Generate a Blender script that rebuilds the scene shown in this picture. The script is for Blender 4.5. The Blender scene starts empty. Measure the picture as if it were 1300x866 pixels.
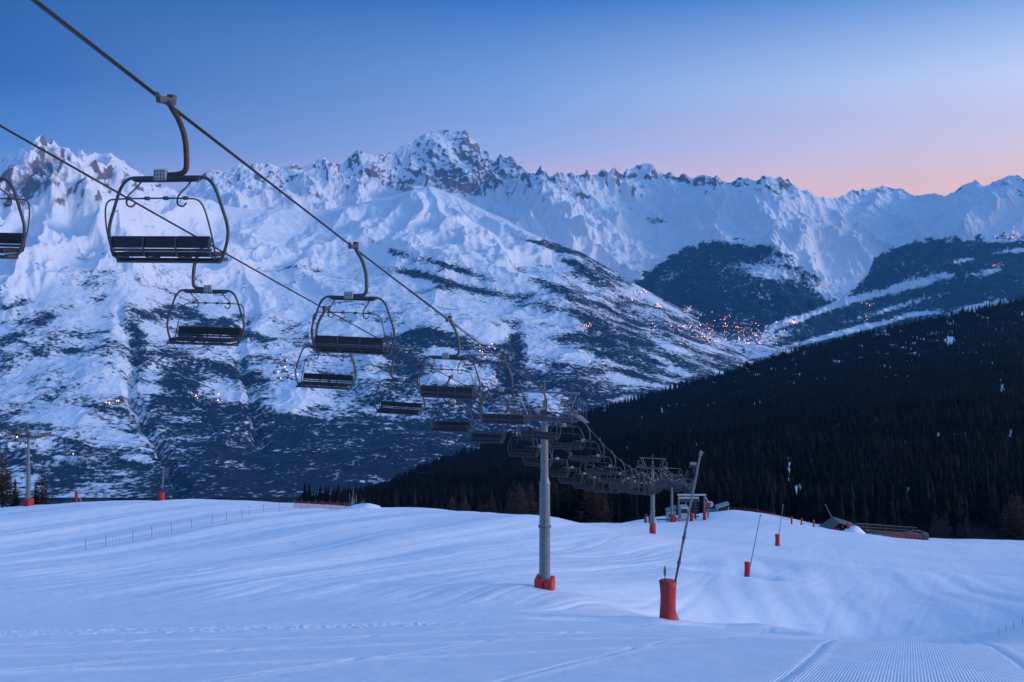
import bpy, math, random
import numpy as np
from mathutils import Vector
random.seed(7); rng = np.random.default_rng(7)
R = math.radians
sc = bpy.context.scene
COL = sc.collection
F = 1134.0; CX = 650.0; HY = 291.0          # focal length in photo pixels, principal column, horizon row

def tag(o, label=None, cat=None, group=None, kind=None):
    if label: o['label'] = label
    if cat: o['category'] = cat
    if group: o['group'] = group
    if kind: o['kind'] = kind
    return o

def empty(name, loc=(0, 0, 0), rz=0.0):
    o = bpy.data.objects.new(name, None); COL.objects.link(o)
    o.location = loc; o.rotation_euler = (0, 0, rz); o.empty_display_size = .2
    return o

def copy_tree(o, parent=None):
    c = o.copy(); COL.objects.link(c)
    if parent is not None: c.parent = parent
    for ch in o.children: copy_tree(ch, c)
    return c

# ------------------------------------------------------------------ materials
def mat(name, color, rough=.6, metal=0.0, noise=0.0, nscale=8.0, color2=None, bump=0.0, emit=None, spec=.5):
    m = bpy.data.materials.new(name); m.use_nodes = True
    nt = m.node_tree; b = nt.nodes['Principled BSDF']
    b.inputs['Roughness'].default_value = rough
    b.inputs['Metallic'].default_value = metal
    b.inputs['Specular IOR Level'].default_value = spec
    b.inputs['Base Color'].default_value = (*color, 1)
    if emit:
        b.inputs['Emission Color'].default_value = (*emit[0], 1); b.inputs['Emission Strength'].default_value = emit[1]
    if noise or color2:
        tc = nt.nodes.new('ShaderNodeTexCoord')
        n = nt.nodes.new('ShaderNodeTexNoise'); n.inputs['Scale'].default_value = nscale; n.inputs['Detail'].default_value = 6
        nt.links.new(tc.outputs['Object'], n.inputs['Vector'])
        r = nt.nodes.new('ShaderNodeValToRGB')
        c2 = color2 or tuple(max(0, c * (1 - noise)) for c in color)
        r.color_ramp.elements[0].position = .35; r.color_ramp.elements[1].position = .68
        r.color_ramp.elements[0].color = (*c2, 1); r.color_ramp.elements[1].color = (*color, 1)
        nt.links.new(n.outputs['Fac'], r.inputs['Fac']); nt.links.new(r.outputs['Color'], b.inputs['Base Color'])
        if bump:
            bp = nt.nodes.new('ShaderNodeBump'); bp.inputs['Strength'].default_value = bump
            nt.links.new(n.outputs['Fac'], bp.inputs['Height']); nt.links.new(bp.outputs['Normal'], b.inputs['Normal'])
    return m

M = {}
M['frame'] = mat('grey_frame_paint', (.075, .085, .09), .5, .3, .35, 9)
M['steel'] = mat('galvanised_steel', (.23, .26, .27), .45, .35, .35, 9)
M['steel_dark'] = mat('weathered_steel', (.10, .11, .12), .5, .4, .4, 12)
M['rust'] = mat('rusty_arm_paint', (.085, .045, .035), .6, .2, .45, 15)
M['pad'] = mat('black_vinyl', (.014, .015, .02), .5, 0, .4, 6)
M['plate'] = mat('plate_white', (.62, .63, .62), .5, 0, .35, 30)
M['rope'] = mat('steel_rope', (.035, .036, .04), .5, .5, .3, 40)
M['red'] = mat('red_padding', (.58, .035, .025), .55, 0, .3, 3, bump=.3)
M['redlight'] = mat('orange_red_padding', (.50, .028, .028), .55, 0, .25, 3, bump=.3)
M['wood'] = mat('old_boards', (.10, .065, .045), .8, 0, .5, 5)
M['netblue'] = mat('blue_netting', (.05, .22, .42), .7)
M['netorange'] = mat('orange_netting', (.30, .05, .04), .7)
M['netpole'] = mat('violet_pole', (.30, .06, .10), .6)
M['yellow'] = mat('pale_yellow_tube', (.5, .42, .2), .6)
M['railwood'] = mat('pale_rail_wood', (.30, .20, .17), .7, 0, .4, 4)
M['roof'] = mat('green_grey_roof', (.09, .11, .10), .7, 0, .4, 4)
M['glass'] = mat('dark_glass', (.03, .05, .07), .15)
M['concrete'] = mat('concrete', (.25, .25, .25), .85, 0, .3, 3)
M['bark'] = mat('bark', (.05, .035, .028), .9, 0, .4, 4)
M['spruce'] = mat('spruce_needles', (.006, .010, .012), .85, 0, 0, .35, color2=(.003, .005, .006), spec=.1)
M['larch'] = mat('bare_larch_twigs', (.085, .052, .045), .9, 0, 0, .35, color2=(.035, .025, .025), spec=.1)
M['larchfar'] = mat('far_larch', (.021, .016, .019), .9, 0, 0, .1, color2=(.009, .009, .012), spec=.1)
M['housewall'] = mat('chalet_wall', (.16, .10, .075), .8, 0, .5, .02)
M['houseroof'] = mat('chalet_roof', (.42, .45, .50), .8, 0, .5, .02)
M['lamp'] = mat('sodium_lamp', (.8, .4, .2), .5, emit=((1.0, .40, .22), 14))

def snow_material():
    m = bpy.data.materials.new('piste_snow'); m.use_nodes = True
    nt = m.node_tree; N = nt.nodes; L = nt.links; b = N['Principled BSDF']
    b.inputs['Roughness'].default_value = .62; b.inputs['Specular IOR Level'].default_value = .25
    tc = N.new('ShaderNodeTexCoord'); ge = N.new('ShaderNodeNewGeometry')
    n1 = N.new('ShaderNodeTexNoise'); n1.inputs['Scale'].default_value = .05; n1.inputs['Detail'].default_value = 8
    L.new(tc.outputs['Object'], n1.inputs['Vector'])
    r = N.new('ShaderNodeValToRGB'); r.color_ramp.elements[0].position = .3; r.color_ramp.elements[1].position = .7
    r.color_ramp.elements[0].color = (.76, .79, .83, 1); r.color_ramp.elements[1].color = (.86, .87, .88, 1)
    L.new(n1.outputs['Fac'], r.inputs['Fac']); L.new(r.outputs['Color'], b.inputs['Base Color'])
    # corduroy left by the groomer
    mp = N.new('ShaderNodeMapping'); mp.inputs['Rotation'].default_value = (0, 0, R(24)); L.new(tc.outputs['Object'], mp.inputs['Vector'])
    wv = N.new('ShaderNodeTexWave'); wv.wave_type = 'BANDS'; wv.bands_direction = 'X'
    wv.inputs['Scale'].default_value = 5.4; wv.inputs['Distortion'].default_value = .5
    wv.inputs['Detail'].default_value = 2; wv.inputs['Detail Scale'].default_value = .12
    L.new(mp.outputs['Vector'], wv.inputs['Vector'])
    at = N.new('ShaderNodeAttribute'); at.attribute_name = 'cord'
    n2 = N.new('ShaderNodeTexNoise'); n2.inputs['Scale'].default_value = 6; n2.inputs['Detail'].default_value = 6
    L.new(tc.outputs['Object'], n2.inputs['Vector'])
    n3 = N.new('ShaderNodeTexNoise'); n3.inputs['Scale'].default_value = .8; n3.inputs['Detail'].default_value = 5
    L.new(tc.outputs['Object'], n3.inputs['Vector'])
    b1 = N.new('ShaderNodeBump'); b1.inputs['Distance'].default_value = .02
    L.new(at.outputs['Fac'], b1.inputs['Strength']); L.new(wv.outputs['Fac'], b1.inputs['Height'])
    b2 = N.new('ShaderNodeBump'); b2.inputs['Distance'].default_value = .03; b2.inputs['Strength'].default_value = .5
    L.new(n2.outputs['Fac'], b2.inputs['Height']); L.new(b1.outputs['Normal'], b2.inputs['Normal'])
    b3 = N.new('ShaderNodeBump'); b3.inputs['Distance'].default_value = .16; b3.inputs['Strength'].default_value = .5
    L.new(n3.outputs['Fac'], b3.inputs['Height']); L.new(b2.outputs['Normal'], b3.inputs['Normal'])
    L.new(b3.outputs['Normal'], b.inputs['Normal'])
    return m
M['snow'] = snow_material()

def mountain_material(name, forest=(.018, .026, .026), scrub=(.075, .058, .055), s=1.0):
    m = bpy.data.materials.new(name); m.use_nodes = True
    nt = m.node_tree; N = nt.nodes; L = nt.links; b = N['Principled BSDF']
    b.inputs['Roughness'].default_value = .8; b.inputs['Specular IOR Level'].default_value = .1
    tc = N.new('ShaderNodeTexCoord')
    def noise(scale, detail, rough=.6):
        n = N.new('ShaderNodeTexNoise'); n.inputs['Scale'].default_value = scale
        n.inputs['Detail'].default_value = detail; n.inputs['Roughness'].default_value = rough
        L.new(tc.outputs['Object'], n.inputs['Vector']); return n
    def math_(op, a, c, clamp=False):
        x = N.new('ShaderNodeMath'); x.operation = op; x.use_clamp = clamp
        for i, v in enumerate((a, c)):
            if isinstance(v, (int, float)): x.inputs[i].default_value = v
            else: L.new(v, x.inputs[i])
        return x.outputs[0]
    def mix(f, a, c):
        x = N.new('ShaderNodeMix'); x.data_type = 'RGBA'; L.new(f, x.inputs['Factor'])
        for i, v in ((6, a), (7, c)):
            if isinstance(v, tuple): x.inputs[i].default_value = (*v, 1)
            else: L.new(v, x.inputs[i])
        return x.outputs[2]
    def attr(n_):
        a = N.new('ShaderNodeAttribute'); a.attribute_name = n_; return a.outputs['Fac']
    na = noise(.024 * s, 6, .66); nb = noise(.006 * s, 6, .65)
    # woodland: attribute plus fine noise, thresholded
    f = math_('ADD', attr('wood'), math_('MULTIPLY', math_('SUBTRACT', na.outputs['Fac'], .5), 1.25))
    wood = math_('MULTIPLY', math_('SUBTRACT', f, .42), 5.0, True)
    g = math_('ADD', attr('rock'), math_('MULTIPLY', math_('SUBTRACT', nb.outputs['Fac'], .5), 1.1))
    rock = math_('MULTIPLY', math_('SUBTRACT', g, .5), 5.0, True)
    nc = noise(.007 * s, 6, .7)
    sc_f = math_('MULTIPLY', math_('SUBTRACT', nc.outputs['Fac'], .42), 5.0, True)
    woodc = mix(sc_f, forest, scrub)
    rockc = mix(nb.outputs['Fac'], (.09, .075, .085), (.27, .20, .205))
    c = mix(rock, (.84, .86, .88), rockc); c = mix(wood, c, woodc)
    L.new(c, b.inputs['Base Color'])
    bp = N.new('ShaderNodeBump'); bp.inputs['Distance'].default_value = 26 / s; bp.inputs['Strength'].default_value = .85
    L.new(nb.outputs['Fac'], bp.inputs['Height']); L.new(bp.outputs['Normal'], b.inputs['Normal'])
    return m

# ------------------------------------------------------------------ mesh helpers
class MB:
    def __init__(s): s.v = []; s.f = []
    def add(s, vs, fs):
        o = len(s.v); s.v += [tuple(v) for v in vs]; s.f += [tuple(i + o for i in f) for f in fs]; return s
    def box(s, c, size, rot=None):
        hx, hy, hz = size[0] / 2, size[1] / 2, size[2] / 2; k = min(hx, hy, hz) * .25
        vs = []
        for sx in (-1, 1):
            for sy in (-1, 1):
                for sz in (-1, 1):
                    vs += [(sx * (hx - k), sy * (hy - k), sz * hz), (sx * (hx - k), sy * hy, sz * (hz - k)), (sx * hx, sy * (hy - k), sz * (hz - k))]
        def i(sx, sy, sz, a): return ((sx > 0) * 4 + (sy > 0) * 2 + (sz > 0)) * 3 + a
        fs = []
        for z in (-1, 1): q = [i(-1, -1, z, 0), i(1, -1, z, 0), i(1, 1, z, 0), i(-1, 1, z, 0)]; fs.append(q if z > 0 else q[::-1])
        for y in (-1, 1): q = [i(-1, y, -1, 1), i(1, y, -1, 1), i(1, y, 1, 1), i(-1, y, 1, 1)]; fs.append(q if y < 0 else q[::-1])
        for x in (-1, 1): q = [i(x, -1, -1, 2), i(x, 1, -1, 2), i(x, 1, 1, 2), i(x, -1, 1, 2)]; fs.append(q if x > 0 else q[::-1])
        for y in (-1, 1):
            for z in (-1, 1): fs.append([i(-1, y, z, 0), i(1, y, z, 0), i(1, y, z, 1), i(-1, y, z, 1)])
        for x in (-1, 1):
            for z in (-1, 1): fs.append([i(x, -1, z, 0), i(x, 1, z, 0), i(x, 1, z, 2), i(x, -1, z, 2)])
            for y in (-1, 1): fs.append([i(x, y, -1, 1), i(x, y, 1, 1), i(x, y, 1, 2), i(x, y, -1, 2)])
            for y in (-1, 1):
                for z in (-1, 1): fs.append([i(x, y, z, 0), i(x, y, z, 1), i(x, y, z, 2)])
        vs = [Vector(v) for v in vs]
        if rot is not None: vs = [rot @ v for v in vs]
        return s.add([v + Vector(c) for v in vs], fs)
    def tube(s, pts, r, n=6, caps=True):
        pts = [Vector(p) for p in pts]; rs = r if isinstance(r, (list, tuple)) else [r] * len(pts)
        vs = []; up = None
        for i, p in enumerate(pts):
            t = (pts[min(i + 1, len(pts) - 1)] - pts[max(i - 1, 0)]).normalized()
            if up is None: up = Vector((0, 0, 1)) if abs(t.z) < .9 else Vector((0, 1, 0))
            a = t.cross(up).normalized(); bb = a.cross(t).normalized(); up = bb
            for k in range(n):
                an = 2 * math.pi * (k + .5) / n
                vs.append(p + (a * math.cos(an) + bb * math.sin(an)) * rs[i])
        fs = []
        for i in range(len(pts) - 1):
            for k in range(n):
                k2 = (k + 1) % n; fs.append((i * n + k, i * n + k2, (i + 1) * n + k2, (i + 1) * n + k))
        if caps: fs.append(tuple(range(n))[::-1]); fs.append(tuple((len(pts) - 1) * n + k for k in range(n)))
        return s.add(vs, fs)
    def build(s, name, m, parent=None, smooth=False):
        me = bpy.data.meshes.new(name); me.from_pydata(s.v, [], s.f); me.update()
        me.materials.append(m)
        if smooth: me.polygons.foreach_set('use_smooth', [True] * len(me.polygons))
        o = bpy.data.objects.new(name, me); COL.objects.link(o)
        if parent is not None: o.parent = parent
        return o

def smooth_path(pts, it=2):
    for _ in range(it):
        q = [pts[0]]
        for a, b in zip(pts[:-1], pts[1:]):
            a = Vector(a); b = Vector(b); q += [a * .75 + b * .25, a * .25 + b * .75]
        q.append(pts[-1]); pts = q
    return pts

def grid_mesh(name, V, m, attrs=None, parent=None):
    r, c, _ = V.shape
    me = bpy.data.meshes.new(name)
    me.vertices.add(r * c); me.vertices.foreach_set('co', V.reshape(-1).astype(np.float32))
    i = np.arange(r * c).reshape(r, c)
    q = np.stack([i[:-1, :-1], i[:-1, 1:], i[1:, 1:], i[1:, :-1]], -1).reshape(-1)
    nf = (r - 1) * (c - 1)
    me.loops.add(nf * 4); me.loops.foreach_set('vertex_index', q.astype(np.int32))
    me.polygons.add(nf); me.polygons.foreach_set('loop_start', np.arange(0, nf * 4, 4, dtype=np.int32))
    me.polygons.foreach_set('use_smooth', np.ones(nf, bool))
    me.update(calc_edges=True); me.materials.append(m)
    for k, a in (attrs or {}).items():
        at = me.attributes.new(k, 'FLOAT', 'POINT'); at.data.foreach_set('value', a.reshape(-1).astype(np.float32))
    o = bpy.data.objects.new(name, me); COL.objects.link(o)
    if parent is not None: o.parent = parent
    return o

def arrays_mesh(name, V, Fc, m, parent=None, smooth=False):
    me = bpy.data.meshes.new(name); k = Fc.shape[1]
    me.vertices.add(len(V)); me.vertices.foreach_set('co', V.reshape(-1).astype(np.float32))
    me.loops.add(Fc.size); me.loops.foreach_set('vertex_index', Fc.reshape(-1).astype(np.int32))
    me.polygons.add(len(Fc)); me.polygons.foreach_set('loop_start', np.arange(0, Fc.size, k, dtype=np.int32))
    me.update(calc_edges=True); me.materials.append(m)
    if smooth: me.polygons.foreach_set('use_smooth', np.ones(len(Fc), bool))
    o = bpy.data.objects.new(name, me); COL.objects.link(o)
    if parent is not None: o.parent = parent
    return o

# ------------------------------------------------------------------ noise
def _h(ix, iy, seed):
    h = (ix.astype(np.int64) * 374761393 + iy.astype(np.int64) * 668265263 + seed * 974634777) & 0xffffffff
    h = ((h ^ (h >> 13)) * 1274126177) & 0xffffffff
    return (h ^ (h >> 16)) & 0xffffffff
def perlin(x, y, seed=0):
    x0 = np.floor(x); y0 = np.floor(y); fx = x - x0; fy = y - y0
    u = fx * fx * fx * (fx * (fx * 6 - 15) + 10); v = fy * fy * fy * (fy * (fy * 6 - 15) + 10)
    def g(ix, iy, dx, dy):
        a = _h(ix, iy, seed) * (2 * math.pi / 4294967296.0)
        return np.cos(a) * dx + np.sin(a) * dy
    a = g(x0, y0, fx, fy); b = g(x0 + 1, y0, fx - 1, fy); c = g(x0, y0 + 1, fx, fy - 1); d = g(x0 + 1, y0 + 1, fx - 1, fy - 1)
    return 1.5 * ((a * (1 - u) + b * u) * (1 - v) + (c * (1 - u) + d * u) * v)
def fbm(x, y, o=5, seed=0, gain=.5, lac=2.03):
    t = 0; a = 1; s = 0
    for i in range(o):
        t = t + a * perlin(x, y, seed + i * 17); s += a; a *= gain; x = x * lac + 13.7; y = y * lac - 7.3
    return t / s
def ridged(x, y, o=5, seed=0, gain=.5):
    t = 0; a = 1; s = 0; w = 1
    for i in range(o):
        n = 1 - np.abs(perlin(x, y, seed + i * 31)) * 1.6
        n = np.clip(n, 0, 1) ** 2 * w; w = np.clip(n * 1.8, 0, 1)
        t = t + a * n; s += a; a *= gain; x = x * 2.1 + 5.1; y = y * 2.1 + 9.2
    return t / s
def sstep(a, b, x):
    t = np.clip((x - a) / (b - a), 0, 1); return t * t * (3 - 2 * t)
def seg_dist(px, py, pts):
    best = np.full(px.shape, 1e9)
    for (x0, y0), (x1, y1) in zip(pts[:-1], pts[1:]):
        dx, dy = x1 - x0, y1 - y0; t = np.clip(((px - x0) * dx + (py - y0) * dy) / (dx * dx + dy * dy), 0, 1)
        best = np.minimum(best, np.hypot(px - x0 - t * dx, py - y0 - t * dy))
    return best
def blob(px, py, cx, cy, rx, ry, ang=0):
    c, s = math.cos(R(ang)), math.sin(R(ang)); dx = px - cx; dy = py - cy
    return np.exp(-(((dx * c + dy * s) / rx) ** 2 + ((-dx * s + dy * c) / ry) ** 2))

# ------------------------------------------------------------------ near snow: the ski slope
GC = []   # (px, py, Y) on the photo -> world point
def P(px, py, Y): return ((px - CX) / F * Y, Y, (HY - py) / F * Y)
for t in [(0,647,138),(36,643,138),(100,639,136),(200,638,134),(300,642,130),(400,647,128),(500,650,126),(600,654,124),(690,659,122),
          (0,700,88),(150,700,88),(300,700,86),(450,700,88),(580,700,88),
          (0,745,58),(200,748,58),(400,748,58),(560,748,58),(688,746,60),
          (0,778,46),(200,777,46),(400,777,46),(600,778,46),(750,781,46),(848,783,46),
          (760,700,105),(760,668,170),(832,681,160),(856,664,225),(878,660,250),(840,655,275),(900,652,270),(930,648,262),
          (830,725,88),(948,728,95),(988,692,150),(905,700,120),(930,670,190),(1000,664,235),(1050,672,235),(1077,675,235),(1135,684,255),(1200,684,262),(1300,687,262),
          (900,790,50),(970,797,49),(1050,806,46),(1130,815,42),(1200,818,39),(1260,810,38),(1310,796,38),
          (980,775,62),(1060,785,64),(1130,790,66),(1210,790,62),(1290,775,60),
          (960,750,82),(1050,748,92),(1150,750,98),(1230,752,95),(1300,750,92),
          (1000,715,118),(1100,722,125),(1200,728,128),(1300,732,125),
          (1060,695,165),(1180,702,170),(1300,706,170)]:
    GC.append(P(*t))
for X in (-14, -7, 0, 7, 14):                        # round the photographer's feet
    GC.append((X, 0, -1.7 + X * -.012)); GC.append((X * 1.2, 12, -1.75 - 4.75 - .01 * X)); GC.append((X * 1.7, 27, -12.4 - .012 * X))
for px in (-60, 60, 200, 350, 500, 620): GC.append(P(px, 668, 205)); GC.append(P(px, 712, 300))
for px in (700, 860, 960, 1100, 1250, 1400): GC.append(P(px, 700, 350))
GC.append((-60, -20, 5)); GC.append((60, -20, 4)); GC.append((0, -25, 8)); GC.append((-90, 58, -22)); GC.append((90, 50, -21))
GC = np.array(GC)
def _tps_fit(pts, lam=.4):
    n = len(pts); S = 60.0; XY = pts[:, :2] / S
    d = np.hypot(XY[:, None, 0] - XY[None, :, 0], XY[:, None, 1] - XY[None, :, 1])
    K = np.where(d > 0, d * d * np.log(np.maximum(d, 1e-9)), 0) + np.eye(n) * lam * 1e-3
    Pm = np.c_[np.ones(n), XY]; A = np.block([[K, Pm], [Pm.T, np.zeros((3, 3))]])
    w = np.linalg.solve(A, np.r_[pts[:, 2], 0, 0, 0]); return XY, w, S
TP = _tps_fit(GC)
def ground_raw(X, Y):
    XY, w, S = TP; X = np.asarray(X, float) / S; Y = np.asarray(Y, float) / S
    z = w[-3] + w[-2] * X + w[-1] * Y
    for i in range(len(XY)):
        d2 = (X - XY[i, 0]) ** 2 + (Y - XY[i, 1]) ** 2
        z = z + w[i] * .5 * d2 * np.log(np.maximum(d2, 1e-12))
    return z
def ground_detail(X, Y):
    X = np.asarray(X, float); Y = np.asarray(Y, float)
    a = R(24); u = X * math.cos(a) - Y * math.sin(a); v = X * math.sin(a) + Y * math.cos(a)
    wob = 5.0 * perlin(u * .012 + 3, v * .011, 5) + 1.5 * perlin(u * .05, v * .03, 6)
    far = sstep(40, 62, Y + X * .25)
    lanes = perlin((u + wob) * .17, v * .012, 9)
    lanes2 = perlin((u + wob * 1.4) * .42, v * .02, 19)
    lw = far * (1 - .75 * sstep(8, 30, X))
    z = (.34 * lanes + .10 * lanes2) * lw
    crisp = np.exp(-(lanes / .05) ** 2) * .10 + np.exp(-(lanes2 / .09) ** 2) * .06 + np.exp(-((lanes - .22) / .035) ** 2) * .07
    z = z - crisp * lw * (.5 + .5 * sstep(-.2, .3, perlin(X * .05, Y * .04, 23)))
    uu = X * math.cos(R(24)) - Y * math.sin(R(24)); seam = (uu + .15 * perlin(X * .1, Y * .1, 29)) % 4.4 - 2.2
    z = z - .035 * np.exp(-(seam / .06) ** 2) * (1 - sstep(36, 52, Y)) + .02 * np.exp(-((seam - .25) / .12) ** 2) * (1 - sstep(36, 52, Y))
    z = z + .012 * fbm(X * 1.3, Y * 1.3, 3, 44)
    z = z + .35 * fbm(X * .03, Y * .03, 3, 40) * sstep(20, 60, Y)
    z = z + .05 * fbm(X * .25, Y * .25, 3, 41)
    # ski marks running down the far wall of the bowl
    bowl = sstep(10, 22, X) * sstep(55, 64, Y) * (1 - sstep(105, 125, Y))
    z = z + bowl * .20 * perlin((X - Y * .16 + 3 * perlin(X * .03, Y * .03, 3)) * .33, Y * .012, 77)
    # lip of the groomed bench and the hollow beyond it
    z = z - 4.6 * np.exp(-(((X - 27) / 17) ** 2 + ((Y - 66 - (X - 27) * .1) / 10) ** 2) ** 1.3)
    z = z + .55 * np.exp(-((Y - (47.5 - .16 * X)) / 3.0) ** 2) * sstep(9, 16, X) - .9 * np.exp(-((Y - (53.5 - .12 * X)) / 4.0) ** 2) * sstep(-12, 0, X) * .4
    z = z - 1.0 * np.exp(-(((X - 21) / 6.0) ** 2 + ((Y - 45) / 4.5) ** 2)) + .5 * np.exp(-(((X - 14) / 4.0) ** 2 + ((Y - 50) / 2.5) ** 2))
    z = z + 1.1 * np.exp(-((Y - 112) / 9) ** 2) * sstep(30, 42, X)
    # two churned machine tracks crossing the lower left
    for off, sl_ in ((0.0, .80), (2.6, .62)):
        c = 30.6 + off + (X + 12) * sl_
        d = np.abs(Y - c); mk = np.exp(-(d / .9) ** 2) * (1 - sstep(-7, 1, X))
        z = z + mk * (-.13 + .09 * perlin(X * .9, Y * 2.6, 50) + .09 * perlin(X * 3.2, Y * 5, 51) + .07 * perlin(X * 7, Y * 9, 52))
    # groomed lane edges
    for k, (x0, yo) in enumerate(((0, 21.5), (0, 26.0), (0, 30.5))):
        d = Y - (yo + X * .55); z = z + .05 * np.exp(-(d / .22) ** 2) * (1 - sstep(2, 9, X))
    # blown scoops beside the two snow guns
    for (cx, cy, rx, ry, dp) in ((4.6, 43.8, 3.4, 1.5, -.75), (10.9, 44.6, 3.4, 1.1, -.5), (23.6, 97, 5.0, 3.4, -1.0)):
        z = z + dp * np.exp(-(((X - cx) / rx) ** 2 + ((Y - cy) / ry) ** 2) ** 2)
    return z
def ground(X, Y): return ground_raw(X, Y) + ground_detail(X, Y)
def gz(X, Y): return float(ground(np.array([X]), np.array([Y]))[0])
def on_snow(px, Y, dz=0.0):
    X = (px - CX) / F * Y; return Vector((X, Y, gz(X, Y) + dz))

cols = np.linspace(-190, 1490, 760)
Ys = np.concatenate([np.linspace(-18, 7, 20)[:-1], 7 * (370 / 7) ** np.linspace(0, 1, 900)])
Yg = np.repeat(Ys[:, None], len(cols), 1)
wid = np.where(Ys < 12, 1.0 + (12 - Ys) * .12, 1.0)
Xg = (cols[None, :] - CX) / F * np.maximum(Yg, 12) * wid[:, None]
Zg = ground(Xg, Yg)
cord = sstep(-16, 4, Xg - (Yg - 14) * .02) * (1 - sstep(22, 44, Yg)) * (.55 + .45 * sstep(-.3, .3, fbm(Xg * .25, Yg * .12, 3, 90))) * .55
cord = np.maximum(cord, .10 * (1 - sstep(25, 40, Yg)))
o = grid_mesh('ski_slope', np.stack([Xg, Yg, Zg], -1), M['snow'], {'cord': cord})
tag(o, 'groomed snow of the ski slope falling away below the lift', kind='structure')

# ------------------------------------------------------------------ far land
def layer(px0, px1, nc, nr, Yb, zb, Yc, pyc, power, disp, pad_back=5, back=(300, 200), pylo=None, warp=1.0):
    """rows follow a real slope profile from a valley foot (Yb, zb) up to a crest; returns world grid + helper arrays"""
    c = np.linspace(px0, px1, nc)
    f = lambda v: np.array([v(x) for x in c]) if callable(v) else np.full(nc, float(v))
    Yb_, zb_, Yc_, pyc_ = f(Yb), f(zb), f(Yc), f(pyc)
    def sm(a, w):
        k = int(w / (c[1] - c[0])); g = np.exp(-np.linspace(-2, 2, 2 * k + 1) ** 2); g /= g.sum()
        return np.convolve(np.pad(a, k, 'edge'), g, 'valid')
    Yc_ = sm(Yc_, 50); zc_ = (HY - pyc_) / F * Yc_; dz_ = zc_ - sm(zc_, 42); zc_ = zc_ - dz_
    U = np.linspace(0, 1, 400)
    Y = np.zeros((nr, nc)); Z = np.zeros((nr, nc)); UU = np.zeros((nr, nc))
    for j in range(nc):
        yy = Yb_[j] + (Yc_[j] - Yb_[j]) * U ** warp; zz = zb_[j] + (zc_[j] - zb_[j]) * (U ** warp) ** power + dz_[j] * sstep(.90, 1.0, U)
        pp = HY - F * zz / yy
        # equal steps of screen row + a share of equal u, kept monotone
        k = np.cumsum(np.r_[0, np.abs(np.diff(pp)) + .25 * abs(pp[0] - pp[-1]) / 400]); k /= k[-1]
        u = np.interp(np.linspace(0, 1, nr), k, U)
        Y[:, j] = np.interp(u, U, yy); Z[:, j] = np.interp(u, U, zz); UU[:, j] = u
    X = (c[None, :] - CX) / F * Y
    PX = np.repeat(c[None, :], nr, 0); PY = HY - F * Z / Y
    Z = Z + disp(X, Y, PX, PY, UU)
    # the far side of the ridge
    bx = []; Yl = Y[-1]; Zl = Z[-1]
    for k in range(1, pad_back + 1):
        yb = Yl + back[0] * k; bx.append(np.stack([(c - CX) / F * yb, yb, Zl - back[1] * k], -1))
    V = np.concatenate([np.stack([X, Y, Z], -1), np.array(bx)], 0)
    ext = lambda a: np.concatenate([a, np.repeat(a[-1:], pad_back, 0)], 0)
    return V, ext(PX), ext(PY), ext(UU), c
def normals(V):
    a = np.gradient(V, axis=1); b = np.gradient(V, axis=0); n = np.cross(a, b)
    return n / np.linalg.norm(n, axis=-1, keepdims=True)
def interp(pts):
    xs = [p[0] for p in pts]; ys = [p[1] for p in pts]; return lambda x: float(np.interp(x, xs, ys))

# --- the great chain behind (Mont-Blanc-like summit and the ridges to the right)
C3 = interp([(150,232),(200,232),(225,236),(240,232),(262,222),(290,212),(310,208),(322,212),(333,210),(345,207),(355,211),(370,208),(385,210),(400,205),(411,199),(420,205),(432,207),(445,198),(457,192),(480,192),(500,190),(520,182),(535,174),(548,169),(560,167),(575,168),(590,168),(600,178),(610,190),(622,195),(628,204),(634,198),(645,199),(655,205),(665,213),(672,219),(680,221),(683,216),(687,210),(692,215),(697,222),(705,219),(715,219),(722,222),(735,221),(742,219),(745,212),(748,219),(760,219),(767,214),(772,219),(780,214),(790,221),(795,214),(805,210),(815,208),(825,208),(830,212),(835,221),(845,222),(852,218),(860,225),(868,222),(880,228),(890,224),(905,226),(910,219),(915,226),(930,226),(940,222),(960,225),(968,222),(978,221),(990,226),(1000,232),(1020,240),(1035,245),(1055,248),(1062,248),(1085,241),(1105,237),(1125,235),(1140,240),(1155,245),(1170,246),(1185,243),(1200,245),(1210,240),(1225,231),(1240,227),(1250,232),(1265,228),(1280,222),(1290,223),(1300,227),(1340,215),(1400,225)])
D3 = interp([(150,15000),(400,17500),(560,20000),(620,19500),(700,17000),(820,18500),(900,17000),(980,15500),(1060,16500),(1130,17500),(1200,15500),(1300,14500),(1400,14000)])
RID3 = [([(600,178),(640,215),(700,250),(760,300),(800,345)], 260, 26), ([(590,170),(606,195),(612,225),(630,250)], 380, 26), ([(545,172),(560,205),(610,250),(690,300)], 300, 24),
        ([(457,193),(475,225),(520,262),(600,300),(650,320)], 330, 30), ([(411,200),(430,235),(470,270)], 220, 22),
        ([(310,209),(330,235),(370,265)], 220, 20), ([(370,209),(385,235),(420,265)], 200, 18), ([(262,223),(285,250),(310,275)], 160, 18),
        ([(545,235),(600,262),(660,298),(730,340)], 230, 20), ([(655,246),(700,275),(760,320),(830,365)], 330, 24),
        ([(978,222),(945,245),(915,262),(905,300)], 300, 28), ([(978,222),(1010,255),(1060,300),(1090,330)], 330, 34),
        ([(945,246),(975,270),(1020,310)], 200, 16), ([(1125,236),(1110,260),(1095,290)], 220, 22), ([(1125,236),(1150,262),(1165,290)], 180, 20),
        ([(1240,228),(1215,252),(1180,275)], 220, 22), ([(1280,222),(1260,255),(1220,290)], 220, 24),
        ([(720,222),(735,245),(775,275),(800,290)], 160, 14), ([(830,212),(845,240),(870,262)], 160, 14), ([(770,216),(800,245),(840,275)], 150, 12)]
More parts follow.
